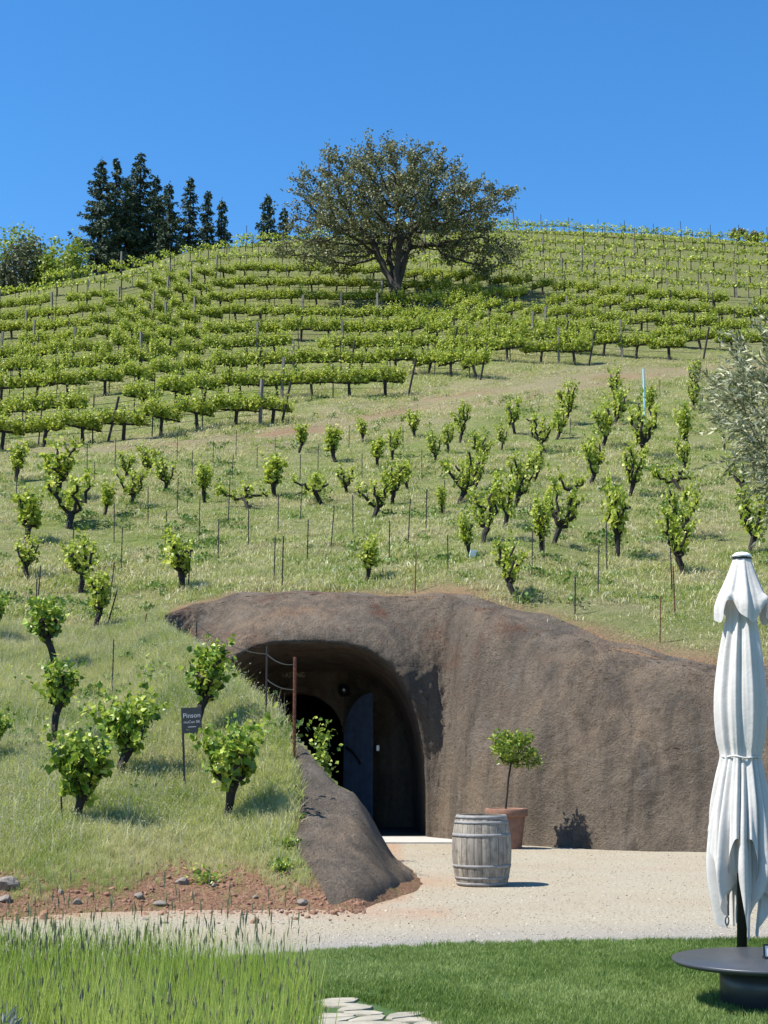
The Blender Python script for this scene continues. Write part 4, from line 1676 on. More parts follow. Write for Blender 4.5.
n_ind = 0
far_mb = MB()
first_used = set()
rr = random.Random(5)
far_pts = []
for ri, P in enumerate(row3d):
    if len(P) < 4:
        continue
    # smooth the line
    for _ in range(4):
        P[1:-1] = (P[:-2] + 2 * P[1:-1] + P[2:]) / 4
    x, y, a = walk(P, 2.0, rr.uniform(.4, 1.6))
    rowname = 'front wired row' if ri == 0 else ordw(ri) + ' wired row up'
    inframe = 0
    for k in range(len(x)):
        u_ = x[k] / y[k]
        if abs(u_) > .285:
            continue
        z = H1(x[k], y[k])
        inframe += 1
        if ri < 9 and rr.random() > .02:
            if n_ind >= 296:
                far_pts.append((x[k], y[k], z, a[k]))
                continue
            n_ind += 1
            src = TVS[rr.randrange(7)]
            lab = 'leafy trellised vine, %s from the left in the %s' % (ordw(inframe - 1), rowname)
            sc = rr.uniform(.88, 1.1) * (1 if ri < 5 else .85)
            s3 = (rr.choice((-1, 1)) * 1.0, 1.0, sc) if False else (1.0, 1.0, sc)
            rz = a[k] + (PI if rr.random() < .5 else 0)
            if src.name not in first_used:
                first_used.add(src.name)
                place(src, lab, (x[k], y[k], z), rz, s3)
            else:
                copy_thing(src, lab, (x[k], y[k], z), rz, s3)
        elif ri >= 9:
            far_pts.append((x[k], y[k], z, a[k]))
    # trellis: posts and wires of this row
    tr = thing('vine_trellis', ('front trellis' if ri == 0 else ordw(ri) + ' trellis up the hill') + ', dark posts strung with wires along the vines', 'trellis',
               (P[0][0], P[0][1], H1(*P[0])), group='wired trellises of the upper slope')
    ox, oy, oz = tr.location
    xs_, ys__, _ = walk(P, 1.0, 0)
    zz_ = Hf(xs_, ys__)
    wmb = MB()
    for hh in (.5, .84, 1.25, 1.6):
        if ri > 7 and hh != .84:
            continue
        tube(wmb, [(xs_[i] - ox, ys__[i] - oy, zz_[i] + hh - oz) for i in range(0, len(xs_))], .012 if hh != .84 else .018, 3, cap=False)
    wmb.build('wire', 'wire', tr)
    px_, py_, pa = walk(P, 2.9, rr.uniform(0, 2))
    nposts = 0
    for k in range(len(px_)):
        if abs(px_[k] / py_[k]) > .29 or nposts > 95:
            continue
        nposts += 1
        wood = rr.random() < (.2 if ri > 2 else .08)
        o = bpy.data.objects.new('post', post_wood_me if wood else post_thin_me)
        COL.objects.link(o)
        o.parent = tr
        o.location = (px_[k] - ox, py_[k] - oy, H1(px_[k], py_[k]) - oz)
        o.scale = (1.5 if wood else 1, 1.5 if wood else 1, rr.uniform(2.1, 2.6) if wood else rr.uniform(1.8, 2.3))
        o.rotation_euler = (rr.gauss(0, .02), rr.gauss(0, .03), pa[k])
    if ROWS[ri][1] < 2000:
        # leaning end post
        e = P[-1]
        for back in (0, 7.5, 13) if ri in (0, 2) else ((0, 8) if ri != 1 else (0,)):
            sx, sy = e[0] - back, np.interp(e[0] - back, P[:, 0], P[:, 1])
            if ri == 0 and back:
                pass
            o = bpy.data.objects.new('post', post_end_me)
            COL.objects.link(o)
            o.parent = tr
            o.location = (sx - ox, sy - oy - .15, H1(sx, sy - .15) - oz)
            o.scale = (1, 1, 2.15)
            o.rotation_euler = (0, .20, 0)
    tr['label'] = ('front trellis' if ri == 0 else ordw(ri) + ' trellis up the hill') + ', posts strung with wires along the vines'
for s_ in TVS:
    if s_.name not in first_used:
        for c in list(s_.children):
            bpy.data.objects.remove(c)
        bpy.data.objects.remove(s_)

# distant rows as one mass
rng = np.random.default_rng(77)
fm = MB()
for (x, y, z, a) in far_pts:
    n = 105
    lx = rng.uniform(-1.0, 1.0, n)
    hgt = .30 + .38 * np.abs(np.sin(lx * 5 + x))
    px_ = x + lx * math.cos(a) + rng.normal(0, .15, n)
    py_ = y + lx * math.sin(a) + rng.normal(0, .12, n)
    pz_ = z + .82 + rng.uniform(0, 1, n) ** 1.3 * hgt
    leaves(fm, np.stack([px_, py_, pz_], 1), .21, LEAF_DIAMOND, rng=rng, upbias=.2)
    tube(fm, [(x, y, z - .1), (x, y, z + .85)], .05, 4, mi=1)
tag(fm.build('distant_vines', ['vine_leaf', 'bark']), 'far vine rows running over the crest of the hill', 'grapevines', None, 'stuff')

# ================================================================== TREES


def colonize(attr, start_nodes, start_parents, step=.45, kill=.8, infl=4.0, iters=120, grav=0.0, rng=RNG, maxn=7000):
    nodes = [np.array(p, float) for p in start_nodes]
    par = list(start_parents)
    A_ = np.array(attr, float)
    for it in range(iters):
        if len(A_) == 0 or len(nodes) > maxn:
            break
        N_ = np.array(nodes)
        D = ((A_[:, None, :] - N_[None, :, :]) ** 2).sum(-1)
        near = D.argmin(1)
        dm = np.sqrt(D[np.arange(len(A_)), near])
        act = dm < infl
        if not act.any():
            act = dm < dm.min() + .5
        dirs = A_[act] - N_[near[act]]
        dirs /= np.linalg.norm(dirs, axis=1, keepdims=True) + 1e-9
        newn = []
        for k in np.unique(near[act]):
            d = dirs[near[act] == k].mean(0) + rng.normal(0, .12, 3)
            d[2] += grav
            L = np.linalg.norm(d)
            if L < 1e-3:
                continue
            newn.append((nodes[k] + d / L * step, k))
        if not newn:
            break
        for q, k in newn:
            nodes.append(q)
            par.append(k)
        NN = np.array([q for q, _ in newn])
        D2 = ((A_[:, None, :] - NN[None, :, :]) ** 2).sum(-1).min(1)
        A_ = A_[D2 > kill * kill]
    return np.array(nodes), np.array(par)


def radii(par, tip, expo=2.3, rmax=9):
    n = len(par)
    r = np.zeros(n)
    acc = np.zeros(n)
    for i in range(n - 1, -1, -1):
        r[i] = tip if acc[i] == 0 else acc[i] ** (1 / expo)
        r[i] = min(r[i], rmax)
        if par[i] >= 0:
            acc[par[i]] += r[i] ** expo
    return r


def limbs(mb_, nodes, par, r, thr, sides=(9, 6, 4)):
    """join nodes into chains so that limbs read as continuous tubes"""
    n = len(par)
    kids = [[] for _ in range(n)]
    for i in range(n):
        if par[i] >= 0:
            kids[par[i]].append(i)
    starts = [i for i in range(n) if par[i] < 0]
    stack = [(None, s) for s in starts]
    while stack:
        pr, s = stack.pop()
        chain = [] if pr is None else [pr]
        cur = s
        while True:
            chain.append(cur)
            ks = [k for k in kids[cur] if r[k] > thr]
            if not ks:
                break
            ks.sort(key=lambda k: -r[k])
            for k in ks[1:]:
                stack.append((cur, k))
            cur = ks[0]
        if len(chain) >= 2:
            rad = [r[c] for c in chain]
            if pr is not None:
                rad[0] = rad[1]
            ns = sides[0] if rad[0] > .12 else (sides[1] if rad[0] > .04 else sides[2])
            tube(mb_, [nodes[c] for c in chain], rad, ns, cap=False)


def ell_samples(ells, n, rng, shell=.0):
    vol = np.array([e[3] * e[4] * e[5] for e in ells])
    ch = rng.choice(len(ells), n, p=vol / vol.sum())
    out = []
    for c in ch:
        e = ells[c]
        d = rng.normal(size=3)
        d /= np.linalg.norm(d)
        rad = (shell + (1 - shell) * rng.uniform()) ** (1 / 3.0)
        out.append((e[0] + d[0] * e[3] * rad, e[1] + d[1] * e[4] * rad, e[2] + d[2] * e[5] * rad))
    return np.array(out)


# ---- the oak
rng = np.random.default_rng(21)
ob = hit(396, 307, 60)
OS = ob[1] / FPX * 1.01         # metres per pixel at the tree
ell = []
for (ex, ey, rx, rz, dy) in [(322, 186, 30, 30, 0), (352, 168, 32, 30, 0), (398, 162, 34, 34, 0), (440, 178, 36, 30, 0), (482, 192, 32, 20, 0), (508, 184, 18, 9, 0), (310, 228, 30, 30, 0),
                             (345, 232, 40, 30, 0), (462, 225, 36, 30, 0), (492, 240, 20, 24, 0), (420, 205, 40, 40, 0), (365, 200, 44, 40, 0), (390, 200, 50, 44, -3.5), (350, 215, 38, 34, -3.5), (445, 212, 38, 32, -3.5),
                             (390, 195, 50, 44, 4), (345, 205, 38, 34, 4), (448, 205, 38, 34, 4), (430, 142, 12, 12, 0), (372, 140, 14, 14, 0), (335, 143, 14, 12, 1), (300, 252, 20, 22, -1), (325, 256, 24, 18, -2), (480, 255, 20, 16, 1), (500, 262, 12, 14, -1), (398, 138, 9, 12, 0), (345, 250, 22, 18, 2)]:
    ell.append(((ex - 396) * OS * 1.07, dy, (305 - ey) * OS, rx * OS * 1.1, max(rx, 24) * OS * .85, rz * OS * 1.1))
att = ell_samples(ell, 2600, rng, .05)
att = att[att[:, 2] > 2.6 + 0 * att[:, 0]]
clear = (np.abs(att[:, 0]) < 1.6) & (att[:, 2] < 4.6)
att = att[~clear]
st_n = [(0, 0, -.5), (0, 0, .6), (0, 0, 1.5)]
st_p = [-1, 0, 1]
for (dx, dy, L) in [(-.62, .1, 4.2), (.10, -.25, 5.0), (.42, .1, 4.6), (-.2, .45, 4)]:
    prev = 2
    base = np.array([0, 0, 1.5])
    for k in range(1, 9):
        f = k / 8
        q = base + np.array([dx * 3.0 * f ** .8, dy * 3.0 * f, L * f]) + rng.normal(0, .07, 3)
        st_n.append(tuple(q))
        st_p.append(prev)
        prev = len(st_n) - 1
nodes, par = colonize(att, st_n, st_p, .42, .75, 3.5, 130, .03, rng, 6500)
r = radii(par, .022, 2.35)
r = np.minimum(r * (.62 / r[1]) ** .6, .40)
r = np.maximum(r, .022)
for i, pnt in enumerate(st_n[:3]):
    r[i] = [.85, .62, .56][i]
oak = thing('oak_tree', 'large spreading grey-green oak standing alone among the vine rows', 'tree', ob)
tb = MB()
limbs(tb, nodes, par, r, .0205)
tb.build('trunk', 'oak_bark', oak, True)
lb = MB()
tw = np.nonzero(r < .05)[0]
lp, ld = [], []
keepn = vnoise(nodes[:, 0] * 1.0, nodes[:, 2] * 1.0 + nodes[:, 1] * .7, 1.1, 9)
for i in tw:
    k = 44 if keepn[i] > -.25 else 16
    lp.append(nodes[i] + rng.normal(0, .26, (k, 3)) * np.array([1, 1, .8]))
lp = np.concatenate(lp)
# loose sprays sticking out at the rim
dirr = nodes[tw] - np.array([0, 0, 5.5])
out = np.linalg.norm(dirr / np.array([9, 7, 6]), axis=1)
rim = tw[out > .95]
ex = []
for i in rim:
    d = nodes[i] - np.array([0, 0, 4.5])
    d = d / np.linalg.norm(d) + rng.normal(0, .3, 3)
    for s_ in np.linspace(.2, 1.0, 5):
        ex.append(nodes[i] + d * s_ * rng.uniform(.6, 1.1) + rng.normal(0, .09, (5, 3)))
if ex:
    lp = np.concatenate([lp, np.concatenate(ex)])
leaves(lb, lp, .17, LEAF_DIAMOND, rng=rng, upbias=.2)
lb.build('crown', 'oak_leaf', oak)


# ---- conifers behind the ridge
def conifer(seed, h, hw, full, label, loc):
    rng = np.random.default_rng(seed)
    t = thing('conifer', label, 'tree', loc, group='dark conifers beyond the ridge')
    tb = MB()
    tube(tb, [(0, 0, -1), (0, 0, h * .5), (rng.normal(0, .1), 0, h)], [h * .022, h * .013, .03], 7)
    lp, ld, sz = [], [], []
    nb = int(h * 10)
    for i in range(nb):
        f = (i + .5) / nb
        z = h * (.04 + .955 * f)
        Lm = 1.55 * hw * (1 - f) ** .92 * (1 if f > .1 else .7 + 3 * f) + .2
        L = Lm * rng.uniform(.35, 1.3) * (1 if rng.uniform() > .1 else .4)
        a = rng.uniform(0, 2 * PI)
        dr_ = np.array([math.cos(a), math.sin(a), 0])
        droop = rng.uniform(-.05, .30) * (1 - f * .6)
        pts_ = []
        for s_ in np.linspace(0, 1, 5):
            pts_.append(np.array([0, 0, z]) + dr_ * L * s_ + np.array([0, 0, .18 * L * s_ - droop * L * s_ * s_ * 1.3 + .12 * L * s_ ** 3]))
        tube(tb, pts_, [.045, .035, .028, .02, .01], 3, cap=False)
        m = max(4, int(L * 9 * full))
        for s_ in rng.uniform(.12, 1.0, m):
            q = np.array([0, 0, z]) + dr_ * L * s_ + np.array([0, 0, .18 * L * s_ - droop * L * s_ * s_ * 1.3 + .12 * L * s_ ** 3])
            side_ = np.array([-dr_[1], dr_[0], 0]) * rng.choice([-1, 1])
            w_ = (.22 + .32 * (1 - s_)) * min(1.2, L * .5)
            kk = 5
            for j in range(kk):
                g = (j + .5) / kk
                lp.append(q + side_ * w_ * g * 1.4 + dr_ * .25 * g + np.array([0, 0, -.22 * g * rng.uniform(.2, 1.6)]) + rng.normal(0, .05, 3))
                ld.append(side_ * .7 + dr_ * .6 + np.array([0, 0, -.5]))
                sz.append(.36)
    # leader
    for j in range(24):
        lp.append(np.array([0, 0, h * (1 - .06 * rng.uniform())]) + rng.normal(0, .10, 3))
        ld.append(np.array([0, 0, .8]))
        sz.append(.3)
    tb.build('trunk', 'bark', t)
    lb = MB()
    leaves(lb, np.array(lp), np.array(sz), (np.array([[0, 0, 0], [.27, .4, .05], [0, 1, -.05], [-.27, .4, .05]]), [(0, 1, 2), (0, 2, 3)]), direction=np.array(ld), spread=.35, rng=rng)
    lb.build('crown', 'needle', t)
    return t


for k, (px, ty, hwpx, Y, lab) in enumerate([
        (102, 159, 33, 176, 'leftmost tall conifer of the dark cluster, wide feathery left side'),
        (117, 158, 22, 182, 'slim-topped conifer second from the left in the dark cluster'),
        (128, 178, 26, 178, 'lower conifer filling the gap left of the tallest one'),
        (141, 152, 33, 180, 'tallest and broadest conifer in the dark cluster'),
        (157, 176, 22, 184, 'conifer leaning against the tallest one on its right'),
        (169, 184, 20, 178, 'dark conifer between the tallest one and the open-branched one'),
        (190, 177, 20, 182, 'open-branched conifer near the right end of the dark cluster'),
        (208, 191, 14, 186, 'slim conifer second from right in the dark cluster'),
        (222, 200, 12, 184, 'small pointed conifer at the right end of the dark cluster'),
        (268, 195, 14, 178, 'small separate conifer between the cluster and the big oak'),
        (284, 209, 11, 180, 'short conifer top just left of the oak crown')]):
    u, e = ue(px, ty)
    x, y = u * Y, Y
    zt_ = CH + e * Y
    zb = H1(x, y) - .3
    conifer(400 + k, zt_ - zb, hwpx * 1.22 * Y / FPX, 1.0 if k != 6 else .75, lab, (x, y, zb))


# ---- broadleaf trees beyond the left ridge
def bushy_tree(name, seed, h, w, leafm, label, loc, group=None, leaf=.26, nat=420, cat='tree'):
    rng = np.random.default_rng(seed)
    t = thing(name, label, cat, loc, group=group)
    el = [(0, 0, h * .62, w * .8, w * .8, h * .36)]
    for _ in range(6):
        a = rng.uniform(0, 2 * PI)
        el.append((math.cos(a) * w * .5, math.sin(a) * w * .5, h * rng.uniform(.4, .85), w * .42, w * .42, h * .2))
    att = ell_samples(el, nat, rng, .2)
    att = att[att[:, 2] > h * .15]
    nodes, par = colonize(att, [(0, 0, -.6), (0, 0, h * .1), (0, 0, h * .2)], [-1, 0, 1], h * .055, h * .09, h, 80, .02, rng, 2500)
    r = np.maximum(radii(par, .02, 2.3), .02)
    r = np.minimum(r, h * .03)
    tb = MB()
    limbs(tb, nodes, par, r, .021)
    tb.build('trunk', 'oak_bark', t)
    lb = MB()
    tips = np.nonzero(r < .2)[0]
    lp = np.concatenate([nodes[i] + rng.normal(0, min(.45, h * .042), (34, 3)) for i in tips])
    leaves(lb, lp, leaf, LEAF_DIAMOND, rng=rng, upbias=.3)
    lb.build('crown', leafm, t)
    return t


for k, (px, ty, hwpx, Y, lm, lab) in enumerate([
        (-22, 232, 26, 168, 'shrub_leaf', 'green bushy tree cut by the left edge beyond the ridge'),
        (8, 226, 22, 162, 'shrub_leaf', 'green round-topped tree beyond the ridge at the far left'),
        (33, 226, 20, 166, 'shrub_leaf', 'second green round tree from the left beyond the ridge'),
        (55, 233, 19, 160, 'shrub_leaf', 'yellow-green tree beyond the ridge just left of the conifers'),
        (74, 240, 14, 158, 'shrub_leaf', 'small yellow-green tree touching the foot of the conifers'),
        (22, 246, 19, 150, 'grey_leaf', 'grey-green rounded tree below the green ones on the left ridge'),
        (-6, 252, 14, 148, 'grey_leaf', 'grey-green shrub cut by the left edge at the ridge'),
        (50, 256, 15, 150, 'shrub_leaf', 'low green bush between the grey tree and the conifers')]):
    u, e = ue(px, ty)
    zb = H1(u * Y, Y) - .5
    bushy_tree('broadleaf_tree', 500 + k, CH + e * Y - zb, 1.5 * hwpx * Y / FPX, lm, lab, (u * Y, Y, zb), 'broadleaf trees beyond the left ridge', .34, 900)

# pale brush at the right end of the crest
for k, (px, py_, wpx) in enumerate([(738, 233, 12), (756, 236, 12)]):
    p = hit(px, py_ + 8, 60, 165)
    if p:
        bushy_tree('shrub', 540 + k, 1.3, wpx * p[1] / FPX, 'olive_leaf', ['pale shrub on the crest at the far right', 'rightmost pale shrub on the crest'][k], p, 'pale shrubs on the crest', .16, 60, 'shrub')

# ---- olive tree, close, on the right
rng = np.random.default_rng(61)
OY = 12.6
ox = 3.92
el = []
for (ex, ey, rx, rz, dy) in [(796, 395, 78, 62, 0), (780, 420, 66, 60, -.35), (820, 345, 60, 42, 0), (830, 450, 80, 60, .1), (735, 400, 34, 30, .1), (790, 490, 30, 44, -.15), (840, 520, 55, 60, 0), (770, 350, 34, 24, .2), (860, 400, 90, 80, .5)]:
    p = W(ex - 5, ey, OY)
    s_ = OY / FPX
    el.append((p[0] - ox, dy, p[2], rx * s_, max(rx * s_ * .8, .35), rz * s_))
att = ell_samples(el, 1500, rng, .1)
nodes, par = colonize(att, [(0, 0, -.2), (0, 0, .4), (.03, 0, .9), (.0, 0, 1.4), (-.05, 0, 1.9), (-.1, 0, 2.3), (-.12, 0, 2.7)], [-1, 0, 1, 2, 3, 4, 5], .11, .16, .9, 150, .0, rng, 6000)
r = np.maximum(radii(par, .0035, 2.4), .0035)
r = np.minimum(r, .13)
r[:4] = [.17, .14, .12, .115]
ol = thing('olive_tree', 'silvery olive tree reaching in from the right edge above the umbrella', 'tree', (ox, OY, 0))
tb = MB()
limbs(tb, nodes, par, r, .0034, (9, 6, 4))
tb.build('trunk', 'olive_bark', ol, True)
tips = np.nonzero(r < .012)[0]
lp, ld = [], []
cen = np.array([0, 0, 4.2])
for i in tips:
    d = nodes[i] - cen
    d /= np.linalg.norm(d) + .01
    d[2] -= .25
    k = 18
    lp.append(nodes[i] + rng.normal(0, .05, (k, 3)))
    ld.append(np.tile(d, (k, 1)))
# drooping outer twigs
tw = MB()
outer_t = [i for i in tips if nodes[i][0] < -.35 or nodes[i][1] < -.3]
for i in rng.choice(outer_t, min(420, len(outer_t)), replace=False):
    d = nodes[i] - cen
    d = d / np.linalg.norm(d) + rng.normal(0, .35, 3)
    L = rng.uniform(.10, .28)
    pts_ = [nodes[i] + d * L * f + np.array([0, 0, -.35 * L * f * f]) for f in np.linspace(0, 1, 5)]
    tube(tw, pts_, [.004, .003, .0025, .002, .0015], 3, cap=False)
    for f in np.linspace(.1, 1, 8):
        q = nodes[i] + d * L * f + np.array([0, 0, -.35 * L * f * f])
        lp.append(q + rng.normal(0, .012, (2, 3)))
        ld.append(np.tile(d * .8, (2, 1)))
tw.build('twigs', 'olive_bark', ol)
lb = MB()
leaves(lb, np.concatenate(lp), .074, LEAF_NARROW, direction=np.concatenate(ld) * .8, spread=.55, rng=rng, upbias=.1)
lb.build('crown', 'olive_leaf', ol)

# ================================================================== BARREL
g = G(482, 885)
br = thing('wine_barrel', 'weathered grey wine barrel standing upright on the gravel drive', 'barrel', (g[0], g[1], .004))
BH, BR, HR = .885, .385, .322


def brad(z):
    f = (z / BH - .5) * 2
    return HR + (BR - HR) * (1 - f * f)


sb = MB()
nst = 26
rs = np.random.default_rng(8)
edges = np.cumsum(rs.uniform(.7, 1.3, nst))
edges = edges / edges[-1] * 2 * PI
prev = 0
for e_ in edges:
    a0, a1 = prev + .008, e_ - .008
    V_, F_ = [], []
    zs = np.linspace(0, BH, 15)
    for z in zs:
        for a in np.linspace(a0, a1, 4):
            rr_ = brad(z) * (1 - .006 * (abs(a - (a0 + a1) / 2) > (a1 - a0) * .45))
            V_.append((rr_ * math.cos(a), rr_ * math.sin(a), z))
        V_.append(((brad(z) - .03) * math.cos(a1), (brad(z) - .03) * math.sin(a1), z))
        V_.append(((brad(z) - .03) * math.cos(a0), (brad(z) - .03) * math.sin(a0), z))
    for i in range(len(zs) - 1):
        for k in range(6):
            F_.append((i * 6 + k, i * 6 + (k + 1) % 6, (i + 1) * 6 + (k + 1) % 6, (i + 1) * 6 + k))
    F_.append(tuple(range(6))[::-1])
    F_.append(tuple(range(14 * 6, 15 * 6)))
    sb.add(V_, F_)
    prev = e_
sb.build('staves', 'barrel', br)
hb = MB()
lathe(hb, [(HR - .028, BH - .03), (HR - .029, BH - .025)], 40)
hb.build('head', 'barrel', br)
for z0_, z1_ in [(.005, .043), (.08, .113), (.225, .265), (.61, .655), (.775, .81), (.838, .88)]:
    hp = MB()
    n = 48
    V_, F_ = [], []
    for (z, off) in [(z0_, .0015), (z0_, .0042), (z1_, .0042), (z1_, .0015)]:
        for k in range(n):
            a = 2 * PI * k / n
            V_.append(((brad(z) + off) * math.cos(a), (brad(z) + off) * math.sin(a), z))
    for i in range(4):
        for k in range(n):
            F_.append((i * n + k, i * n + (k + 1) % n, ((i + 1) % 4) * n + (k + 1) % n, ((i + 1) % 4) * n + k))
    hp.add(V_, F_)
    hp.build('hoop', 'hoop', br, True)

# ================================================================== POT AND CITRUS
PY = 27.28
px0 = W(507, 846, PY)[0]
pot = thing('terracotta_pot', 'terracotta pot with a rolled rim against the cave wall', 'plant pot', (px0, PY, .005))
mb = MB()
lathe(mb, [(.26, 0), (.265, .02), (.335, .58), (.335, .60)], 40)
mb.build('body', 'terracotta', pot, True)
mb = MB()
lathe(mb, [(.336, .57), (.372, .575), (.385, .60), (.385, .70), (.375, .715), (.335, .715), (.325, .70), (.325, .60)], 40, cap=False)
mb.build('rim', 'terracotta', pot, True)
mb = MB()
lathe(mb, [(.0, .66), (.2, .665), (.326, .655)], 30, cap=False)
mb.build('soil', 'soil', pot)
rng = np.random.default_rng(31)
cz = .66
ct = thing('citrus_tree', 'small citrus tree with bright leaves growing from the terracotta pot', 'tree', (px0, PY, cz))
sc_ = PY / FPX
el = [((513 - 508) * sc_, 0, (804 - 742) * sc_, 18 * sc_, .30, 17 * sc_), ((533 - 508) * sc_, -.05, (804 - 753) * sc_, 12 * sc_, .2, 9 * sc_), ((503 - 508) * sc_, .05, (804 - 735) * sc_, 11 * sc_, .18, 10 * sc_), ((528 - 508) * sc_, .05, (804 - 733) * sc_, 10 * sc_, .18, 7 * sc_)]
att = ell_samples(el, 260, rng, .15)
nodes, par = colonize(att, [(-.02, 0, -.06), (-.01, 0, .1), (.005, 0, .22), (.02, 0, .34), (.03, 0, .46), (.04, 0, .58), (.06, 0, .68), (.075, 0, .76)], [-1, 0, 1, 2, 3, 4, 5, 6], .05, .07, .6, 60, 0, rng, 1200)
r = np.maximum(radii(par, .004, 2.4), .004)
r = np.minimum(r, .028)
tb = MB()
limbs(tb, nodes, par, r, .0039, (8, 6, 4))
tb.build('trunk', 'bark', ct, True)
lb = MB()
tips = np.nonzero((r < .012))[0]
lp = np.concatenate([nodes[i] + rng.normal(0, .035, (7, 3)) for i in tips if nodes[i][2] > .62])
leaves(lb, lp, .082, (np.array([[0, 0, 0], [.27, .45, .06], [0, 1, -.02], [-.27, .45, .06]]), [(0, 1, 2), (0, 2, 3)]), rng=rng, upbias=.4)
lb.build('crown', 'citrus_leaf', ct)

# ================================================================== UMBRELLA
UY = 10.9
us = UY / FPX
ux = W(741, 960, UY)[0]
um = thing('patio_umbrella', 'closed white patio umbrella tied at its waist on a black pole', 'umbrella', (ux, UY, .022))

um.rotation_euler = (0, .040, 0)


def uz(py):
    return W(741, py, UY)[2] - .022


mb = MB()
tube(mb, [(0, 0, .04), (0, 0, uz(562))], .036, 16)
mb.build('pole', 'black_metal', um, True)
mb = MB()
lathe(mb, [(.10, 0), (.10, .015), (.055, .02), (.055, .12), (.04, .13)], 20)
mb.build('base', 'black_metal', um)


def folded(prof, nfold, amps, hem=None, n=192, ph=0, flat=1.0, seed=0):
    """closed cloth: rings with folds; prof = [(z, r, foldamp)]; hem(theta)->dz for the last ring"""
    rs_ = np.random.default_rng(seed)
    d = MB()
    V_, F_ = [], []
    jit = rs_.uniform(-.6, .6, nfold)
    ja = rs_.uniform(.6, 1.35, nfold)
    L = len(prof)
    for i, (z, rd, am) in enumerate(prof):
        for k in range(n):
            a = 2 * PI * k / n
            s = nfold * a / (2 * PI)
            j = float(np.interp(s, np.arange(nfold + 1), np.append(jit, jit[0])))
            w_ = math.cos(nfold * a + ph + j + .6 * math.sin(z * 3.1 + j * 5))
            w2_ = math.cos(2.0 * nfold * a + z * 2.0 + 1.3) * .3 + math.cos(3 * nfold * a + 2.1 * z) * .12
            fold = (abs(w_) ** .75) * (1 if w_ > 0 else -1) + w2_
            rad = rd * (1 + am * fold * float(np.interp(s, np.arange(nfold + 1), np.append(ja, ja[0])))) * (1 + .04 * math.sin(a * 2 + z))
            zz = z
            if hem is not None:
                f = max(0, (i - (L - 9)) / 8.0)
                zz = z + hem(a) * f
            V_.append((rad * math.cos(a), rad * math.sin(a) * flat, zz))
    for i in range(L - 1):
        for k in range(n):
            F_.append((i * n + k, i * n + (k + 1) % n, (i + 1) * n + (k + 1) % n, (i + 1) * n + k))
    d.add(V_, F_)
    return d


def prof_interp(keys, n):
    zs = np.linspace(keys[0][0], keys[-1][0], n)
    k = np.array(keys)
    o = np.argsort(k[:, 0])
    return [(float(z), float(pchip(k[o, 0], k[o, 1], np.array([z]))[0]), float(np.interp(z, k[o, 0], k[o, 2]))) for z in zs]


P = us
canopy_keys = [(uz(600), 11 * P, .06), (uz(625), 14 * P, .14), (uz(660), 19 * P, .13), (uz(705), 22.5 * P, .11), (uz(740), 20 * P, .13), (uz(756), 17.5 * P, .12), (uz(775), 20 * P, .16), (uz(810), 25 * P, .2), (uz(845), 27.5 * P, .22)]
cn = folded(prof_interp(canopy_keys, 60), 9, None, hem=lambda a: -.07 + .16 * math.cos(4 * a + .7) + .05 * math.cos(9 * a), seed=1).build('canopy', 'fabric', um, True)
low_keys = [(uz(758), 16 * P, .10), (uz(790), 20 * P, .2), (uz(830), 24.5 * P, .26), (uz(865), 25.5 * P, .30), (uz(890), 20 * P, .34)]
folded(prof_interp(low_keys, 40), 8, None, hem=lambda a: -.09 + .20 * math.cos(4 * a + 2.4) + .05 * math.cos(7 * a + 1), ph=1.2, seed=2).build('canopy_point', 'fabric', um, True)
vent_keys = [(uz(557), 8 * P, .02), (uz(575), 14 * P, .04), (uz(592), 20.5 * P, .06), (uz(604), 25.5 * P, .07), (uz(610), 25 * P, .08)]
folded(prof_interp(vent_keys, 26), 8, None, hem=lambda a: -.03 + .075 * math.cos(4 * a + 2.7) + .02 * math.cos(8 * a), ph=.4, seed=3).build('vent', 'fabric', um, True)
mb = MB()
lathe(mb, [(0, uz(551.5)), (6 * P, uz(552.5)), (9.5 * P, uz(555)), (9.5 * P, uz(557)), (0, uz(557.5))], 28, cap=False)
mb.build('finial', 'white_plastic', um, True)
mb = MB()
lathe(mb, [(9.5 * P, uz(557)), (9.7 * P, uz(557.3)), (9.7 * P, uz(559)), (8 * P, uz(559.3))], 28, cap=False)
mb.build('collar', 'black_metal', um, True)
mb = MB()
tube(mb, [((17.8 * P + .004) * math.cos(a) * (1 + .03 * math.sin(9 * a)), (17.8 * P + .004) * math.sin(a), uz(757) + .006 * math.sin(5 * a)) for a in np.linspace(0, 2 * PI, 60)], .008, 6, cap=False)
mb.build('strap', 'fabric', um, True)
hkx = (723 - 741) * P
mb = MB()
tube(mb, [(hkx, -.16, uz(893)), (hkx - .005, -.17, uz(905)), (hkx - .004, -.17, uz(914))], .007, 6)
a_ = np.linspace(0, 2 * PI, 14)
tube(mb, [(hkx - .012 + .012 * math.cos(t_), -.17, uz(919) + .03 * math.sin(t_)) for t_ in a_], .005, 5)
mb.build('hook', 'metal_dark', um)

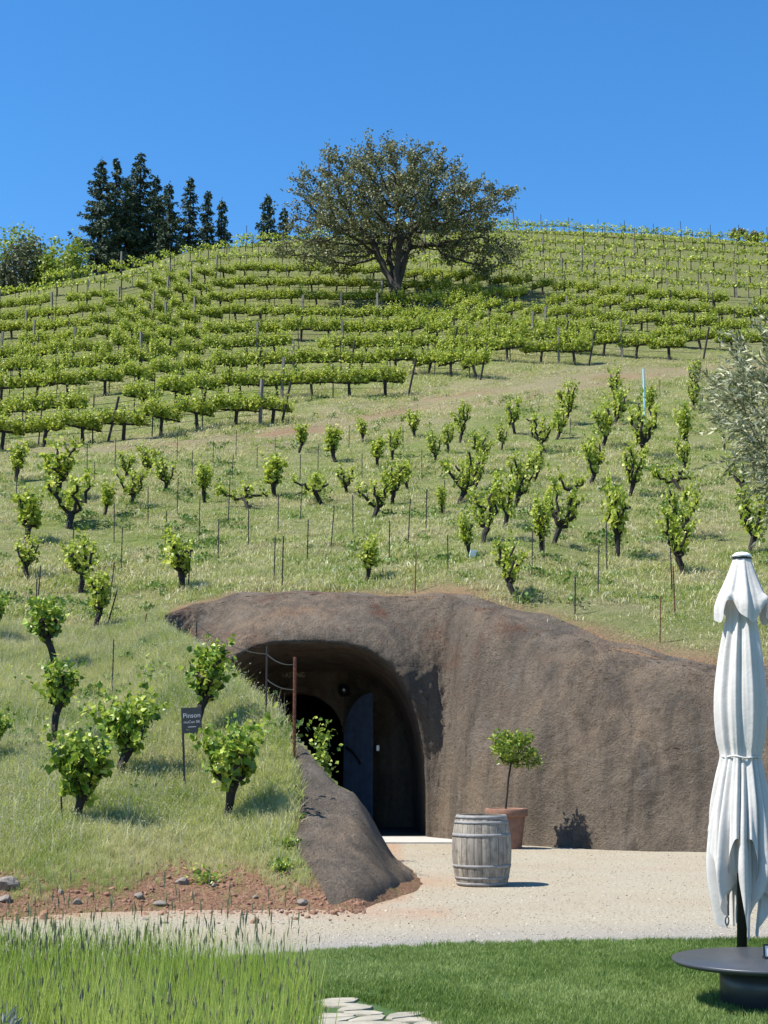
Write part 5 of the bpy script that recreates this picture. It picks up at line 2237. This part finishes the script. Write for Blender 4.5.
# ================================================================== TABLE
tx_, ty_ = TABLE
tb_ = thing('round_table', 'low dark grey round table on a drum base in the lawn', 'table', (tx_, ty_, .02))
mb = MB()
R = .605
lathe(mb, [(0, .300), (R * .99, .300), (R, .295), (R * .995, .280), (R * .975, .268), (R * .96, .266), (0, .266)], 72, cap=False)
mb.build('tabletop', 'table_grey', tb_, True)
mb = MB()
lathe(mb, [(.30, 0), (.30, .2655)], 48)
mb.build('base', 'table_grey', tb_, True)
q = W(775, 963, 9.95)
mm = thing('menu_holder', 'small white card in a black frame standing on the round table', 'card holder', (q[0], 9.98, .3205))
mb = MB()
box(mb, (-.065, -.035, 0), (.065, .035, .012))
box(mb, (-.065, -.006, .012), (-.055, .006, .09))
box(mb, (.055, -.006, .012), (.065, .006, .09))
box(mb, (-.055, -.006, .08), (.055, .006, .09))
mb.build('frame', 'black_metal', mm)
mb = MB()
box(mb, (-.0545, -.003, .013), (.0545, .003, .079))
mb.build('card', 'white_plastic', mm)

# ================================================================== PLAQUE ON THE BANK
p = hit(185, 798, 15)
sgs = p[1] / FPX
sg = thing('vine_plaque', 'small black plaque with grey lettering on a black stake in the grass', 'sign', p)
sg.rotation_euler = (0, -.055, 0)
mb = MB()
box(mb, (-.014, -.012, -.25), (.014, .012, 86 * sgs))
mb.build('stake', 'black_metal', sg)
x0_, x1_, z0_, z1_ = -1 * sgs, 19 * sgs, 61 * sgs, 86 * sgs
mb = MB()
box(mb, (x0_, -.022, z0_), (x1_, -.0125, z1_))
mb.build('plate', 'sign_black', sg)
cxs = (x0_ + x1_) / 2 + .005
text('lettering', 'Pinson', .092, (cxs, -.0235, z1_ - 8 * sgs), (PI / 2, 0, 0), 'sign_text', sg, .001)
text('lettering', 'muCun SK', .052, (cxs, -.0235, z1_ - 14.2 * sgs), (PI / 2, 0, 0), 'sign_text', sg, .001)
mb = MB()
box(mb, (cxs - .055, -.0236, z1_ - 19.3 * sgs), (cxs + .055, -.0222, z1_ - 18.7 * sgs))
mb.build('rule_line', 'sign_text', sg)

# ================================================================== WIRE FENCE along the bank edge above the cave mouth
fence = thing('wire_fence', 'rusty post with a sagging wire running up the grassy bank beside the cave', 'fence', (0, 0, 0))


def fpost(px, py, ty, m_, rad, lean=0, Y0=15):
    p_ = hit(px, py, Y0)
    h_ = (py - ty) * p_[1] / FPX
    d = MB()
    tube(d, [(p_[0], p_[1], p_[2] - .2), (p_[0] + lean * h_, p_[1], p_[2] + h_)], rad, 6)
    for k in range(int(h_ / .06)):
        f = (k + .5) * .06 / h_
        box(d, (p_[0] + lean * h_ * f - rad * .5, p_[1] - rad * 1.3, p_[2] + h_ * f - .012), (p_[0] + lean * h_ * f + rad * .5, p_[1], p_[2] + h_ * f + .012))
    d.build('post', m_, fence)
    return (p_[0] + lean * h_, p_[1], p_[2] + h_)


t1 = fpost(294, 760, 660, 'rust', .024)
t2 = fpost(266, 722, 648, 'metal_dark', .016)
t3 = fpost(196, 650, 622, 'metal_dark', .016)
mb = MB()


def sag(a, b_, s, rad=.008):
    a, b_ = np.array(a), np.array(b_)
    tube(mb, [a + (b_ - a) * f + np.array([0, 0, -s * 4 * f * (1 - f)]) for f in np.linspace(0, 1, 12)], rad, 4)


def low(t_, d):
    return (t_[0], t_[1], t_[2] - d)


sag(low(t1, .1), low(t2, .12), .06)
sag(low(t2, .12), low(t3, .05), .12)
sag(low(t1, .45), low(t2, .5), .05)
mb.build('wire', 'wire', fence)

# shrub behind the bank's crest at the cave mouth
p = W(322, 758, 23.6)
bushy_tree('shrub', 601, p[2] + (758 - 722) * 23.6 / FPX, .22, 'vine_leaf_bank', 'small yellow-green shrub behind the concrete nose in front of the dark cave', (p[0], p[1], 0), None, .07, 150, 'shrub')
# weeds on the edge of the bank
for k, (px, py, s_) in enumerate([(207, 884, .16), (280, 874, .10), (288, 848, .09), (294, 800, .08), (293, 822, .08)]):
    p = hit(px, py, 14.5)
    rng = np.random.default_rng(700 + k)
    lb = MB()
    leaves(lb, rng.normal(0, 1, (130, 3)) * np.array([s_ * .8, s_ * .6, s_ * .4]) + np.array([0, 0, s_ * .5]), .045, LEAF_DIAMOND, rng=rng)
    o = thing('weed', 'x', 'weed', p)
    lb.build('leaves', 'vine_leaf_bank', o)
    sm_ = MB()
    for _ in range(9):
        q_ = rng.normal(0, 1, 3) * np.array([s_ * .7, s_ * .5, 0])
        tube(sm_, [(0, 0, -.02), tuple(q_ * .4 + np.array([0, 0, s_ * .4])), tuple(q_ + np.array([0, 0, s_ * .8]))], .005, 4)
    sm_.build('stem', 'vine_leaf_bank', o)
    tag(o, ['low green weed beside the small stone on the bank lip', 'lowest leafy weed at the foot of the bank end', 'leafy weed second from the bottom along the concrete nose',
            'highest leafy weed along the edge of the concrete nose', 'leafy weed second from the top along the concrete nose'][k], 'weed', 'leafy weeds on the bank edge')

# lavender mound at the very corner
rng = np.random.default_rng(801)
lb = MB()
pp, dd_ = [], []
for i in range(420):
    a = rng.uniform(0, 2 * PI)
    el_ = rng.uniform(.35, 1.5)
    d = np.array([math.cos(a) * math.cos(el_), math.sin(a) * math.cos(el_), math.sin(el_)])
    for s_ in np.linspace(.3, 1, 9):
        pp.append(d * s_ * np.array([.45, .45, .62]) + rng.normal(0, .012, 3))
        dd_.append(d)
leaves(lb, np.array(pp), .06, (LEAF_NARROW[0] * np.array([1.0, 1, 1]), LEAF_NARROW[1]), direction=np.array(dd_), spread=.35, rng=rng)
p = W(2, 1012, 6.05)
o = lb.build('lavender_bush', 'lavender_leaf', loc=(p[0] - .12, 5.95, 0))
tag(o, 'grey-green lavender mound in the bottom left corner below the tall grass', 'lavender')
print('individual trellis vines', n_ind, 'far', len(far_pts))
